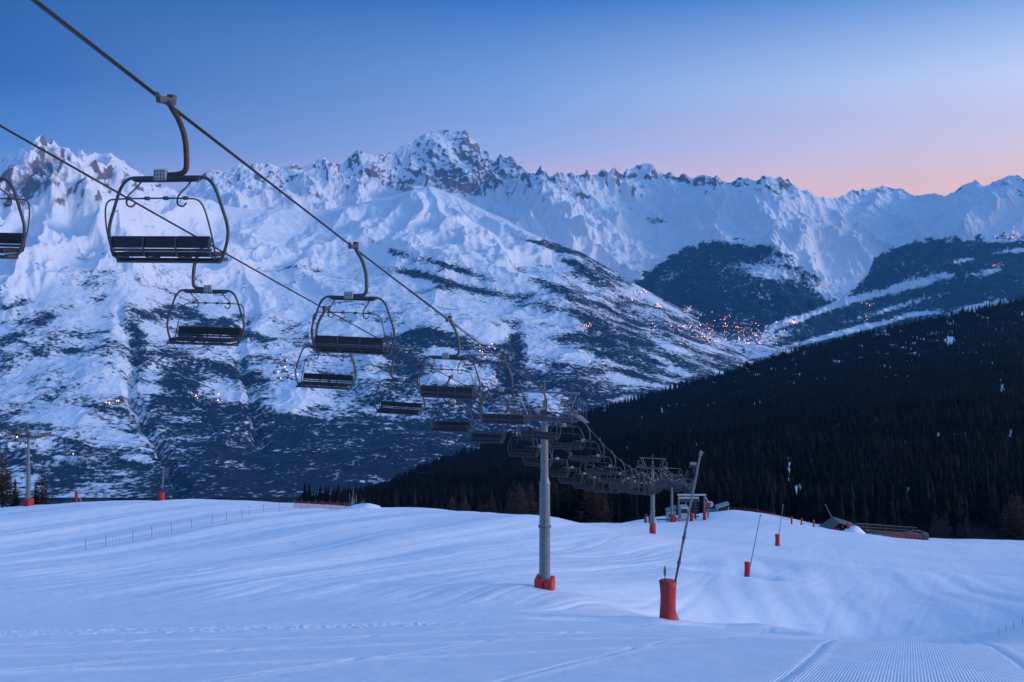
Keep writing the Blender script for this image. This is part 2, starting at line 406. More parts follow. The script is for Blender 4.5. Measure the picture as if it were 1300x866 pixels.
def disp3(X, Y, PX, PY, U):
    wx = 500 * perlin(X / 2600, Y / 2600, 3); wy = 500 * perlin(X / 2600, Y / 2600, 4)
    env = sstep(0, .25, U) * (.35 + .65 * (1 - sstep(.80, 1, U)))
    low = 1 - sstep(.25, .6, U)
    d = (ridged((X + wx + .35 * Y) / 1500, (Y + wy) / 2300, 6, 11, .55) - .42) * 400
    d = d + (ridged((X + wx) / 420, (Y + wy) / 520, 5, 15, .6) - .42) * 110
    r = np.zeros_like(X)
    qx = PX + 6 * perlin(PX / 22, PY / 22, 61) + 2.5 * perlin(PX / 7, PY / 7, 62); qy = PY + 5 * perlin(PX / 20, PY / 20, 63) + 2 * perlin(PX / 7, PY / 7, 64)
    for pts, A, w in RID3:
        t = np.clip(1 - seg_dist(qx, qy, pts) / w, 0, 1); r = np.maximum(r, A * t ** 1.15)
    cr = sstep(.82, 1.0, U)
    jag = (ridged(X / 260, Y / 700, 4, 21, .6) - .45) * 60 * cr
    jag = jag * (1 - .8 * blob(PX, PY, 572, 180, 34, 40))
    return d * env * (1 - .55 * low) + r * (1 - sstep(.9, 1, U) * .9) * .8 + jag
V3, PX3, PY3, U3, c3 = layer(140, 1400, 1500, 620, 8300, -1330, D3, C3, 2.3, disp3, back=(500, 260))
N3 = normals(V3)
scr = lambda V: (CX + F * V[..., 0] / V[..., 1], HY - F * V[..., 2] / V[..., 1])
sx3, sy3 = scr(V3)
slope3 = np.abs(N3[..., 2])
X, Y, Z = V3[..., 0], V3[..., 1], V3[..., 2]
rock = sstep(.84, .55, slope3) * .55 + .42 * sstep(.45, .75, ridged(X / 350, Y / 900, 4, 55)) * sstep(-.05, 0.02, (Z - 100) / 4000)
alp = np.clip((262 - sy3) / 45, 0, 1); rock = rock * (.3 + 1.0 * alp)
for pts, w, a in (([(700,228),(730,245),(745,250)], 9, .55), ([(740,248),(790,262),(820,272)], 5, .35), ([(860,224),(905,232),(960,236),(1000,240)], 9, .35),
                  ([(590,172),(608,200),(625,225),(605,245),(560,225)], 16, .42), ([(640,202),(665,222)], 10, .45), ([(722,224),(780,222),(870,228)], 7, .4), ([(1085,243),(1125,240),(1165,250)], 8, .3),
                  ([(452,200),(475,220),(520,238)], 13, .40), ([(375,212),(405,212)], 7, .3), ([(972,224),(1000,236)], 6, .5)):
    rock = rock + a * np.clip(1 - seg_dist(sx3, sy3, pts) / w, 0, 1)
rock = np.where(blob(sx3, sy3, 832, 280, 16, 5) + .5 * fbm(sx3 / 7, sy3 / 4, 3, 88) > .5, .62, rock)
tl = interp([(140,330),(500,330),(560,335),(640,318),(700,330),(760,360),(800,362),(815,352),(840,330),(870,313),(900,305),(930,303),(965,306),(1000,322),(1040,352),(1075,372),(1100,348),(1110,325),(1140,310),(1170,303),(1230,300),(1300,298),(1400,295)])
tl3 = np.interp(sx3, *zip(*[(x, tl(x)) for x in range(140, 1401, 5)]))
wood = sstep(-9, 9, sy3 - tl3 + 10 * fbm(sx3 / 16, sy3 / 10, 3, 70)) * .78
wood = wood + .42 * np.clip((sy3 - 285) / 60, 0, 1) * sstep(660, 780, sx3) * sstep(-.15, .3, fbm(X / 600, Y / 1500, 4, 71)) * sstep(940, 900, sx3)
clear = .0
for (cx, cy, rx, ry, an, s) in ((980,345,42,9,8,.5),(1000,332,30,5,10,.4),(940,308,22,3,0,.5),(1050,370,26,8,25,.5),(895,335,18,16,0,.22),(1075,340,20,14,40,.4),
                               (1120,372,60,4,-14,.55),(1040,395,60,3.5,-20,.6),(1160,360,26,5,-12,.5),(1225,330,16,3,-10,.45),(1130,392,50,3.5,-16,.45),(1100,415,60,3.5,-14,.5),(1170,398,24,3,-5,.5),
                               (1200,350,12,4,0,.5),(1255,345,20,4,-8,.5),(1290,318,22,3,-5,.5),(1270,305,25,4,0,.4),(1060,425,50,3,-14,.5),(1240,390,30,4,-12,.6),(910,370,60,30,0,.12),(820,385,30,6,25,.3),(1090,330,10,8,0,.3),(880,395,30,6,10,.3),(1000,408,25,4,-10,.35),(930,440,60,10,0,.38),(900,425,50,5,0,.25),(985,425,30,8,-10,.3),(955,452,50,5,-8,.35)):
    clear = clear + s * blob(sx3, sy3, cx, cy, rx, ry, an)
wood = wood - clear * (1.0 + .7 * fbm(sx3 / 9, sy3 / 4, 3, 72))
wood = wood - .14 * sstep(.1, .5, fbm(X / 500, Y / 700, 4, 73))
wood = np.minimum(wood, .80) + .16 * fbm(X / 420, Y / 500, 5, 182, .65)
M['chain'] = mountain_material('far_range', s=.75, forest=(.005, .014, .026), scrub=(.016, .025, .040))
o3 = grid_mesh('mountain_range', V3, M['chain'], {'wood': wood, 'rock': rock})
tag(o3, 'snowy alpine range with a high rocky summit above wooded lower slopes', kind='structure')

# --- the massif on the left, whose long flank fills the middle of the view
C2 = interp([(-120,215),(-60,205),(0,196),(12,191),(20,194),(30,188),(40,190),(50,184),(58,186),(67,176),(76,184),(85,189),(97,199),(100,193),(104,191),(110,195),(118,200),(125,200),(133,195),(140,193),(150,198),(165,204),(180,213),(200,226),(215,234),(240,246),(280,258),(330,266),(400,268),(450,259),(500,247),(530,238),(545,235),(560,240),(600,258),(640,278),(670,293),(690,303),(735,318),(770,340),(800,356),(840,378),(880,400),(905,418),(935,440),(960,465),(990,490)])
D2 = interp([(-120,10500),(60,11000),(140,11200),(222,11800),(350,12800),(500,14000),(560,14200),(650,13000),(735,12000),(800,11600),(880,10900),(935,9800),(990,8200)])
RID2 = [([(67,178),(80,205),(95,240),(130,285),(180,330)], 320, 32), ([(67,178),(45,220),(10,260),(-40,300)], 300, 34), ([(140,193),(150,220),(185,245),(240,262)], 260, 24),
        ([(103,192),(112,215),(135,240)], 170, 16), ([(30,190),(20,230),(0,280)], 160, 18), ([(85,230),(60,280),(50,330),(0,380)], 200, 26),
        ([(180,330),(160,400),(120,470)], 45, 40), ([(300,275),(360,330),(470,380),(620,440)], 45, 40), ([(500,312),(600,345),(700,385),(800,430),(900,470)], 100, 26), ([(545,237),(520,262),(470,290),(400,320)], 170, 26), ([(545,237),(560,275),(600,310),(640,330)], 160, 22), ([(600,258),(640,292),(690,320)], 110, 16), ([(450,260),(430,285),(380,310)], 110, 20),
        ([(220,250),(250,290),(300,340),(330,380)], 110, 22), ([(690,304),(750,350),(830,395),(900,430)], 80, 14)]
def disp2(X, Y, PX, PY, U):
    wx = 400 * perlin(X / 1900, Y / 1900, 103); wy = 400 * perlin(X / 1900, Y / 1900, 104)
    up = sstep(.45, .8, U); lft = 1 - sstep(180, 320, PX)
    env = sstep(0.0, .12, U) * (1 - .75 * sstep(.88, 1, U))
    zh = np.clip(sstep(300, 900, D2v(PX) * 0 + 1) , 0, 1)
    d = (ridged((X + wx - .1 * Y) / 1100, (Y + wy) / 1700, 6, 111, .58) - .42) * (70 + 290 * up * lft + 90 * up)
    d = d + fbm((X + wx) / 700, (Y + wy) / 900, 5, 120) * 60
    d = d + fbm(X / 130, Y / 130, 3, 121) * 9 + 34 * fbm(X / 420, Y / 420, 4, 122) * sstep(.9, 1, U) * sstep(420, 560, PX)
    r = np.zeros_like(X)
    qx = PX + 7 * perlin(PX / 24, PY / 24, 161) + 2.5 * perlin(PX / 8, PY / 8, 162); qy = PY + 6 * perlin(PX / 24, PY / 24, 163) + 2.5 * perlin(PX / 8, PY / 8, 164)
    for pts, A, w in RID2:
        t = np.clip(1 - seg_dist(qx, qy, pts) / w, 0, 1); r = np.maximum(r, A * t ** 1.2)
    flat = 1 - .65 * sstep(640, 900, PX)
    jag = (ridged(X / 240, Y / 2500, 4, 131, .6) - .45) * 70 * sstep(.86, 1, U) * lft
    gul = -55 * np.clip(1 - seg_dist(qx, qy, [(150,395),(172,440),(165,500),(200,560),(240,640)]) / 12, 0, 1)
    gul = gul - 50 * np.clip(1 - seg_dist(qx, qy, [(325,385),(300,440),(318,500),(330,560)]) / 12, 0, 1) - 60 * np.clip(1 - seg_dist(qx, qy, [(655,420),(648,470),(600,520)]) / 14, 0, 1)
    return (d * env + gul) * flat + r * (1 - sstep(.92, 1, U)) * .8 * flat + jag
D2v = lambda p: p
V2, PX2, PY2, U2, c2 = layer(-120, 990, 1450, 900, 4300, -1292, D2, C2, 1.65, disp2, back=(400, 260))
N2 = normals(V2); sx2, sy2 = scr(V2)
X, Y, Z = V2[..., 0], V2[..., 1], V2[..., 2]
slope2 = np.abs(N2[..., 2])
alp = np.clip((300 - sy2) / 60, 0, 1) * (1 - sstep(230, 300, sx2))
rock = (sstep(.86, .6, slope2) * .45 + .38 * sstep(.42, .7, ridged(X / 300, Y / 600, 4, 155))) * alp
rock = rock + .28 * np.clip(1 - seg_dist(sx2, sy2, [(0,300),(30,250),(60,215)]) / 34, 0, 1) * alp
base = np.interp(sy2, [290, 330, 370, 400, 440, 480, 515, 545, 580, 640], [0.08, .22, .32, .39, .44, .46, .52, .58, .60, .58])
right = sstep(620, 760, sx2); base = base + right * (.17 * sstep(318, 352, sy2)) + .30 * np.clip(1 - seg_dist(sx2, sy2, [(690,306),(735,322),(765,343),(800,360)]) / 9, 0, 1)
mid = sstep(230, 330, sx2) * (1 - sstep(600, 700, sx2)); base = base + mid * .16 * sstep(505, 545, sy2)
patch = fbm((X + 200 * perlin(X / 500, Y / 500, 8)) / 360, Y / 420, 5, 170, .6)
streak = fbm((X * .8 - Y * .25) / 900, (X * .25 + Y) / 260, 4, 175, .55)
wood = base + .42 * patch + .25 * streak
hole = lambda *a: blob(sx2, sy2, *a)
for (cx, cy, rx, ry, an, s) in ((215,395,26,8,-5,.5),(240,402,20,7,0,.4),(270,412,34,7,-18,.45),(545,352,55,5,13,.5),(505,322,24,6,22,.5),(600,368,40,5,10,.35),(575,340,60,4,18,.45),
                                (130,345,20,3,0,.3),(365,340,22,4,-6,.35),(15,430,18,5,-20,.5),(25,385,20,5,-15,.4),(60,400,12,5,0,.3),(45,445,12,5,20,.4),(90,445,12,4,0,.4),
                                (690,310,50,4,14,.5),(730,335,40,7,28,.5),(780,420,60,9,22,.3),(800,450,60,10,20,.2),(715,370,45,6,22,.3),(505,440,35,16,5,.4),(520,455,26,22,0,.35),
                                (650,455,16,35,8,.5),(230,500,30,55,-12,.38),(285,470,40,12,0,.3),(300,420,28,14,10,.35),(420,570,120,36,0,.35),(330,545,40,40,0,.3),(560,585,110,28,0,.3),(265,560,45,60,-25,.35),
                                (175,440,12,45,-8,.35),(210,600,90,35,0,.2),(90,600,70,26,0,.15),(700,480,45,8,12,.3),(560,430,60,14,15,.28),(760,500,50,9,5,.2),(620,500,60,10,8,.25)):
    wood = wood + s * hole(cx, cy, rx, ry, an)
for (cx, cy, rx, ry, an, s) in ((355,385,60,22,0,.22),(95,465,30,10,0,.4),(130,495,26,8,-8,.45),(50,530,45,7,0,.4),(370,505,22,20,-50,.5),(350,470,35,12,0,.2),(590,415,40,12,10,.35),(560,448,20,7,0,.45),
                                (470,425,35,12,0,.35),(190,480,18,20,0,.3),(262,490,22,10,0,.3),(255,500,40,5,5,.35),(720,450,45,12,6,.35),(640,395,70,7,8,.3),(790,480,25,5,18,.45),(700,420,25,7,0,.3),(180,585,24,10,10,.4),
                                (150,560,30,8,5,.3),(130,615,40,5,-3,.3),(620,430,18,8,0,.3),(680,500,18,6,0,.3),(455,585,22,5,-20,.35),(500,525,30,8,0,.3),(455,610,45,5,0,.3),(560,572,16,3,5,.45),(790,508,18,6,-8,.5),
                                (860,470,22,4,20,.35),(835,455,20,4,22,.3),(930,440,30,8,0,.2),(90,580,26,8,0,.25),(40,610,30,8,0,.2),(400,530,30,8,-8,.2),(850,440,40,4,22,.3),(820,375,40,4,25,.4)):
    wood = wood - s * hole(cx, cy, rx, ry, an)
wood = np.minimum(wood, .70) + .34 * fbm(X / 300, Y / 170, 6, 181, .68) * (1 - .15 * hole(420, 575, 190, 60, -4)) + .05 * hole(430, 575, 190, 52, -6) + .03 * sstep(560, 600, sy2) - .06 * sstep(505, 545, sy2) * (1 - sstep(170, 330, sx2)) - .02 * sstep(505, 545, sy2) + .16 * fbm((X * .95 - Y * .2) / 520, (X * .2 + Y) / 95, 4, 190, .6) * sstep(480, 540, sy2)
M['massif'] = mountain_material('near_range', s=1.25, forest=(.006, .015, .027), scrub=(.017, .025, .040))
o2 = grid_mesh('mountain_flank', V2, M['massif'], {'wood': wood, 'rock': rock})
tag(o2, 'long mountainside with snowy pastures, dark woods and a sharp double peak at its top', kind='structure')

# --- valley floor
vx = np.linspace(-9000, 9000, 300); vy = np.linspace(3300, 13500, 300)
VX, VY = np.meshgrid(vx, vy)
VZ = -1345 + 12 * fbm(VX / 900, VY / 900, 4, 201)
vw = .46 + .5 * fbm(VX / 350, VY / 500, 5, 202)
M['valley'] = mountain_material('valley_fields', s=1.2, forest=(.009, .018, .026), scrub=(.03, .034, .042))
tag(grid_mesh('valley_floor', np.stack([VX, VY, VZ], -1), M['valley'], {'wood': vw, 'rock': vw * 0}), 'flat snowy valley bottom with dark groves', kind='structure')

# --- the wooded slope on the right
C1 = interp([(-150,700),(300,690),(440,640),(470,632),(500,618),(560,592),(640,560),(700,547),(760,522),(830,502),(900,481),(1000,449),(1100,424),(1200,402),(1300,381),(1450,352)])
D1 = interp([(-150,900),(440,1300),(500,1500),(700,2200),(900,2600),(1100,2800),(1300,2900),(1450,3000)])
def clearing(px, py):
    s = 0
    for (cx, cy, rx, ry) in ((1110,608,4,14),(1150,640,9,24),(1163,668,20,6),(1003,600,4,12),(1068,595,4,10),(1273,500,4,22),(1206,432,7,6),(1283,560,4,14),(1130,590,3,8),(1040,560,3,8),(1245,612,4,14),(1290,655,12,8),(960,575,3,8),(1090,560,3,7),(1215,640,4,12),(1012,622,7,9),(578,636,9,9),(480,640,8,5)):
        s = s + np.exp(-((px - cx) / rx) ** 2 - ((py - cy) / ry) ** 2)
    return s * (1 + .8 * perlin(px / 2.3, py / 5.0, 355))
def layer1():
    c = np.linspace(-150, 1450, 700); nr = 420
    Yc = np.array([D1(x) for x in c]); pc = np.array([C1(x) for x in c]); t = np.linspace(0, 1, nr)[:, None]
    tt = 1 - (1 - t) ** 1.8; Y = 1 / ((1 / 330) * (1 - tt) + (1 / Yc)[None, :] * tt); py = 688 + (pc[None, :] - 688) * t
    Z = (HY - py) / F * Y; X = (c[None, :] - CX) / F * Y
    Z = Z + (18 * fbm(X / 160, Y / 160, 4, 300) * sstep(380, 700, Y) + 3 * fbm(X / 30, Y / 30, 3, 301)) * (1 - t ** 6)
    bk = [np.stack([(c - CX) / F * (Y[-1] + 80 * k), Y[-1] + 80 * k, Z[-1] - 55 * k], -1) for k in range(1, 9)]
    return np.concatenate([np.stack([X, Y, Z], -1), np.array(bk)], 0), c
V1, c1 = layer1()
M['forestfloor'] = mountain_material('forest_floor', s=6, forest=(.006, .009, .012), scrub=(.016, .014, .016))
sx1, sy1 = scr(V1)
fw = .85 - .75 * np.clip(clearing(sx1, sy1), 0, 1) - .65 * sstep(.34, .52, perlin(V1[..., 0] / 34, V1[..., 1] / 120, 310) + .25 * perlin(V1[..., 0] / 12, V1[..., 1] / 40, 311)) * sstep(440, 520, V1[..., 1])
o1 = grid_mesh('wooded_hillside', V1, M['forestfloor'], {'wood': fw, 'rock': fw * 0})
tag(o1, 'dark forested hillside dropping into the valley', kind='structure')
def z1(X, Y):
    """height of the wooded slope by bilinear look-up in its (column, row) grid"""
    px = CX + F * X / Y; j = np.clip((px + 150) / 1600 * 699, 0, 698.999); j0 = j.astype(int); fj = j - j0
    out = np.zeros_like(X)
    Yg_ = V1[:420, :, 1]; Zg_ = V1[:420, :, 2]
    for k in range(len(X)):
        col = Yg_[:, j0[k]]; i = min(max(np.searchsorted(col, Y[k]), 1), 419)
        f = (Y[k] - col[i - 1]) / (col[i] - col[i - 1]); f = min(max(f, 0), 1)
        z0 = Zg_[i - 1, j0[k]] * (1 - f) + Zg_[i, j0[k]] * f
        out[k] = z0
    return out

# trees ------------------------------------------------------------
def conifer_mesh(h, rad, tiers, seed, larch=False, sides=9):
    """many drooping branch blades round a stem, leaving gaps"""
    r = random.Random(seed); vs = []; fs = []
    z = h * (.10 if not larch else .16); n = 0
    while z < h * .985:
        f = (z - h * .1) / (h * .9); L_ = rad * (1 - f) ** (.85 if not larch else .6) * (.9 if not larch else .95) * (1 if f > .08 else .75)
        k = max(4, int(sides * (1 - f * .5)))
        for i in range(k):
            a = 2 * math.pi * (i + r.random()) / k; l = L_ * r.uniform(.62, 1.12) + .12; dr = l * (r.uniform(.15, .5) if not larch else r.uniform(-.25, .25))
            w = l * (.34 if not larch else .13) + .04; ca, sa = math.cos(a), math.sin(a); o = len(vs); zz = z + r.uniform(-.2, .2)
            vs += [(0, 0, zz + .15), (ca * l * .55 - sa * w, sa * l * .55 + ca * w, zz - dr * .35), (ca * l, sa * l, zz - dr), (ca * l * .55 + sa * w, sa * l * .55 - ca * w, zz - dr * .35 - .1)]
            fs += [(o, o + 1, o + 2), (o, o + 2, o + 3)]
            if larch:
                for q in range(2):
                    b = a + r.uniform(-.5, .5); s = r.uniform(.4, .9) * l; o = len(vs); e = r.uniform(.25, .5) * l
                    x, y, z_ = ca * s, sa * s, zz - dr * s / l
                    vs += [(x, y, z_), (x + math.cos(b) * e - sa * .05, y + math.sin(b) * e + ca * .05, z_ + r.uniform(.0, .5)), (x + math.cos(b) * e * .9, y + math.sin(b) * e * .9, z_ + r.uniform(-.25, .15) - .08)]
                    fs += [(o, o + 1, o + 2)]
        z += h / tiers * r.uniform(.8, 1.2)
    tri = []
    return np.array(vs), fs
def tree_proto(kind, h, rad, tiers, seed, sides):
    vs, fs = conifer_mesh(h, rad, tiers, seed, kind == 'larch', sides)
    me = bpy.data.meshes.new(kind + '_crown'); me.from_pydata([tuple(v) for v in vs], [], fs); me.update()
    me.materials.append(M['spruce' if kind == 'spruce' else 'larch'])
    mb = MB(); mb.tube([(0, 0, -1.5), (0, 0, h * .3), (.05, 0, h * .7), (0, 0, h * .99)], [h * .017, h * .013, h * .008, .03], 6)
    tm = bpy.data.meshes.new('trunk'); tm.from_pydata(mb.v, [], mb.f); tm.update(); tm.materials.append(M['bark'])
    return me, tm
SPR = [tree_proto('spruce', 18, 2.7, 26, s, 10) for s in range(5)]
LAR = [tree_proto('larch', 17, 2.9, 26, 50 + s, 11) for s in range(4)]
def plant(kind, X, Y, z, s, label, group, wide=1.0):
    me, tm = random.choice(SPR if kind == 'spruce' else LAR)
    e = empty(kind + '_tree', (X, Y, z), random.uniform(0, 6.28)); e.scale = (s * wide, s * wide, s)
    tag(e, label, 'tree', group)
    for nm, m in (('crown', me), ('trunk', tm)):
        c = bpy.data.objects.new(nm, m); COL.objects.link(c); c.parent = e
    return e

near_tree_xy = []
def grove(kind, n, pxr, Yr, sc_, label, group, wide=1.0, useground=False):
    for _ in range(n):
        px = random.uniform(*pxr); Y_ = random.uniform(*Yr); X_ = (px - CX) / F * Y_
        z = float(z1(np.array([X_]), np.array([Y_]))[0]) if Y_ > 345 and not useground else gz(X_, Y_)
        plant(kind, X_, Y_, z - .3, random.uniform(*sc_), label, group, wide)
grove('spruce', 40, (690, 785), (235, 285), (.7, 1.15), 'tall dark spruce behind the crest between the first and second big pylons', 'dark spruces behind the crest', .8, True)
grove('larch', 12, (700, 775), (232, 262), (.6, .95), 'leafless brownish larch among dark spruces right of the first big pylon', 'bare larches among the spruces', 1.2, True)
grove('larch', 34, (556, 684), (222, 262), (.40, .80), 'tan bare larch showing over the snow crest left of the first big pylon', 'tan larches at the snow crest', 1.3, True)
grove('spruce', 22, (500, 690), (245, 275), (.25, .6), 'small dark spruce behind the tan larches left of the first big pylon', 'small spruces behind the larches', 1.0, True)
grove('spruce', 46, (790, 960), (380, 560), (.8, 1.25), 'dark spruce standing behind the lift station', 'spruces behind the lift station', .85)
grove('larch', 14, (900, 960), (350, 400), (.6, 1.0), 'bare larch just behind the small white roofed hut', 'bare larches behind the white roofed hut')
grove('spruce', 44, (960, 1150), (370, 520), (.7, 1.2), 'dark spruce rising behind the green roofed hut and terrace', 'spruces behind the terrace', .85)
grove('larch', 8, (1000, 1090), (345, 380), (.5, .85), 'bare larch close behind the green roofed hut', 'bare larches behind the hut')
grove('larch', 13, (1172, 1232), (330, 372), (.55, .88), 'wide brown bare larch in the clump right of the terrace', 'brown larch clump right of the terrace', 1.25)
grove('larch', 7, (1262, 1302), (322, 345), (1.0, 1.3), 'large bare larch at the right edge of the snow field', 'large larches at the right edge', 1.2)
grove('spruce', 34, (1150, 1310), (360, 470), (.5, 1.0), 'dark spruce behind the brown larches at the right end', 'spruces behind the brown larches', .85)
for (px, Y_, s, k, lab) in ((3, 150, .62, 'larch', 'bare larch at the left border beside the distant left pylon'), (-8, 156, .8, 'larch', 'taller bare larch cut by the left border of the picture'),
                            (19, 152, .36, 'spruce', 'little dark spruce touching the left side of the distant left pylon'), (53, 154, .42, 'larch', 'low bare larch just right of the distant left pylon'),
                            (45, 153, .30, 'spruce', 'low dark spruce just right of the distant left pylon')):
    X_ = (px - CX) / F * Y_; plant(k, X_, Y_, gz(X_, Y_) - .2, s, lab, 'trees round the distant left pylon', 1.3)

def forest_mass():
    """distant wood: about thirty thousand slim conifers in one mass (stuff)"""
    n = 90000
    t = rng.random(n) ** .8; px = rng.uniform(380, 1440, n)
    Yc = np.interp(px, range(-150, 1451, 10), [D1(x) for x in range(-150, 1451, 10)])
    pc = np.interp(px, range(-150, 1451, 10), [C1(x) for x in range(-150, 1451, 10)])
    tt = 1 - (1 - t) ** 1.8; Y = 1 / ((1 / 330) * (1 - tt) + (1 / Yc) * tt); X = (px - CX) / F * Y
    keep = (rng.random(n) < np.clip((Y / 1500) ** 1.2, .26, 1)) & (Y > 345)
    gap = perlin(X / 34, Y / 120, 310) + .25 * perlin(X / 12, Y / 40, 311)
    thr = np.interp(688 + (pc - 688) * t, [380, 480, 560, 620, 700], [.90, .70, .46, .33, .30])
    keep &= gap < thr
    py0 = 688 + (pc - 688) * t; keep &= clearing(px, py0 - 2) < .45
    X, Y = X[keep], Y[keep]; Z = z1(X, Y); n = len(X)
    h = rng.uniform(7, 23, n) * (1 + .15 * perlin(X / 60, Y / 60, 312)); r = h * rng.uniform(.10, .17, n)
    lar = (perlin(X / 90, Y / 120, 313) + .6 * perlin(X / 15, Y / 15, 314) > .28)
    out = []
    for sel, mt, nm in ((~lar, M['spruce'], 'distant_spruce_forest'), (lar, M['larchfar'], 'distant_larch_forest')):
        x, y, z, hh, rr = X[sel], Y[sel], Z[sel], h[sel], r[sel]; m = len(x); k = 5
        an = np.arange(k) / k * 2 * np.pi; tiers = ((.10, 1.0, .62), (.36, .74, .84), (.62, .45, 1.0)); VV = []; FF = []
        per = (k + 1) * 3; base = (np.arange(m) * per)[:, None]
        vv = np.zeros((m, per, 3)); tris = []
        for ti, (z0, rf, ztop) in enumerate(tiers):
            o_ = ti * (k + 1); ph = rng.random((m, 1)) * 6.28; jr = rng.uniform(.7, 1.3, (m, k))
            vv[:, o_:o_ + k, 0] = x[:, None] + np.cos(an + ph) * rr[:, None] * rf * jr
            vv[:, o_:o_ + k, 1] = y[:, None] + np.sin(an + ph) * rr[:, None] * rf * jr
            vv[:, o_:o_ + k, 2] = z[:, None] + hh[:, None] * (z0 + rng.uniform(-.05, .05, (m, k)))
            vv[:, o_ + k, 0] = x; vv[:, o_ + k, 1] = y; vv[:, o_ + k, 2] = z + hh * ztop
            for i in range(k): tris.append(np.concatenate([base + o_ + i, base + o_ + (i + 1) % k, base + o_ + k], 1))
        ob = arrays_mesh(nm, vv.reshape(-1, 3), np.concatenate(tris, 0), mt)
        tag(ob, 'dense dark conifer forest covering the right hand slope' if nm.startswith('distant_spruce') else 'brownish bare larches mixed through the forest on the slope', 'forest', kind='stuff')
    print('forest trees', n)
forest_mass()

# ------------------------------------------------------------------ villages
def find(V, SX, SY, c, px, py, rows):
    j = int(np.argmin(np.abs(c - px))); col = SY[:rows, j]
    m = np.minimum.accumulate(col); vis = col <= m + 1e-6
    k = np.where(vis & (col <= py))[0]
    if len(k) == 0: return None
    return V[k[0], j]
def chalet_proto(i):
    w, d, hh = ((13, 10, 7), (18, 11, 9), (11, 11, 6))[i]
    e = empty('chalet')
    b = MB(); b.box((0, 0, hh / 2 - 3), (w, d, hh + 6)); b.build('wall', M['housewall'], e)
    r = MB(); o = .9
    r.add([(-w / 2 - o, -d / 2 - o, hh), (w / 2 + o, -d / 2 - o, hh), (w / 2 + o, d / 2 + o, hh), (-w / 2 - o, d / 2 + o, hh), (-w / 2 - o, 0, hh + 4), (w / 2 + o, 0, hh + 4),
           (-w / 2 - o, -d / 2 - o, hh + .6), (w / 2 + o, -d / 2 - o, hh + .6), (w / 2 + o, d / 2 + o, hh + .6), (-w / 2 - o, d / 2 + o, hh + .6)],
          [(0, 3, 2, 1), (0, 1, 7, 6), (2, 3, 9, 8), (6, 7, 5, 4), (8, 9, 4, 5), (0, 6, 4, 9, 3), (1, 2, 8, 5, 7)])
    r.build('roof', M['houseroof'], e)
    return e
CH = [chalet_proto(i) for i in range(3)]
lampmesh = MB(); lampmesh.tube([(0, 0, -9), (0, 0, 6)], .5, 5)
def lamp_proto():
    e = empty('village_lamp')
    b = MB(); b.tube([(0, 0, -6), (0, 0, 7)], .35, 5); b.build('post', M['steel_dark'], e)
    g = MB(); g.tube([(0, 0, 7), (0, 0, 7.9), (0, 0, 9.5), (0, 0, 11), (0, 0, 12)], [.6, 1.9, 2.6, 1.9, .3], 8); g.build('lamp_head', M['lamp'], e)
    return e
LP = lamp_proto()
used = [False] * 4
def village(V, SX, SY, c, rows, cx, cy, rx, ry, nh, nl, where, lscale=1.0, hs=1.0):
    for k in range(nh + nl):
        for _try in range(6):
            a = random.random() * 6.283; q = math.sqrt(random.random())
            p = find(V, SX, SY, c, cx + rx * q * math.cos(a), cy + ry * q * math.sin(a), rows)
            if p is not None: break
        if p is None: continue
        if k < nh:
            i = random.randrange(3); o_ = CH[i] if not used[i] else copy_tree(CH[i]); used[i] = True
            o_.location = tuple(p); o_.rotation_euler = (0, 0, random.uniform(-.6, .6)); s = random.uniform(.8, 1.3) * hs; o_.scale = (s, s, s)
            tag(o_, 'tiny brown chalet in the ' + where, 'house', 'chalets in the ' + where)
        else:
            o_ = LP if not used[3] else copy_tree(LP); used[3] = True
            o_.location = tuple(p); s = lscale * random.uniform(.65, 1.25); s *= 1.15; o_.scale = (s, s, s)
            tag(o_, 'orange lamp in the ' + where, 'lamp', 'lamps in the ' + where)
A2 = (V2, sx2, sy2, c2, 900); A3 = (V3, sx3, sy3, c3, 620)
village(*A2, 366, 472, 20, 13, 34, 9, 'large village below the second descending chair', .8)
village(*A2, 617, 446, 26, 10, 34, 7, 'village on the bright slope above the first big pylon', .8)
village(*A2, 264, 505, 20, 9, 28, 4, 'village under the front ascending chair', .8)
village(*A2, 140, 512, 18, 3, 10, 4, 'row of houses on the dark slope below the left peaks', .8)
village(*A2, 28, 562, 26, 9, 16, 3, 'hamlet beside the head of the distant left pylon', .8)
village(*A2, 108, 580, 20, 8, 14, 1, 'hamlet between the left pylon and the thin snow lance', .8)
village(*A2, 752, 413, 12, 3, 8, 6, 'hamlet on the slope above the wooded ridge', .8)
village(*A2, 770, 460, 22, 6, 10, 2, 'scattered hamlet low on the middle slope', .8)
village(*A2, 815, 371, 12, 3, 8, 8, 'hamlet on the shoulder left of the dark central hill', .8)
village(*A2, 835, 389, 8, 3, 6, 8, 'hamlet on the slope just above the town', .8)
village(*A2, 803, 382, 6, 2, 4, 4, 'small hamlet at the foot of the snowy shoulder', .8)
A4 = (V3, sx3, sy3, c3, 620)
vsx, vsy = None, None
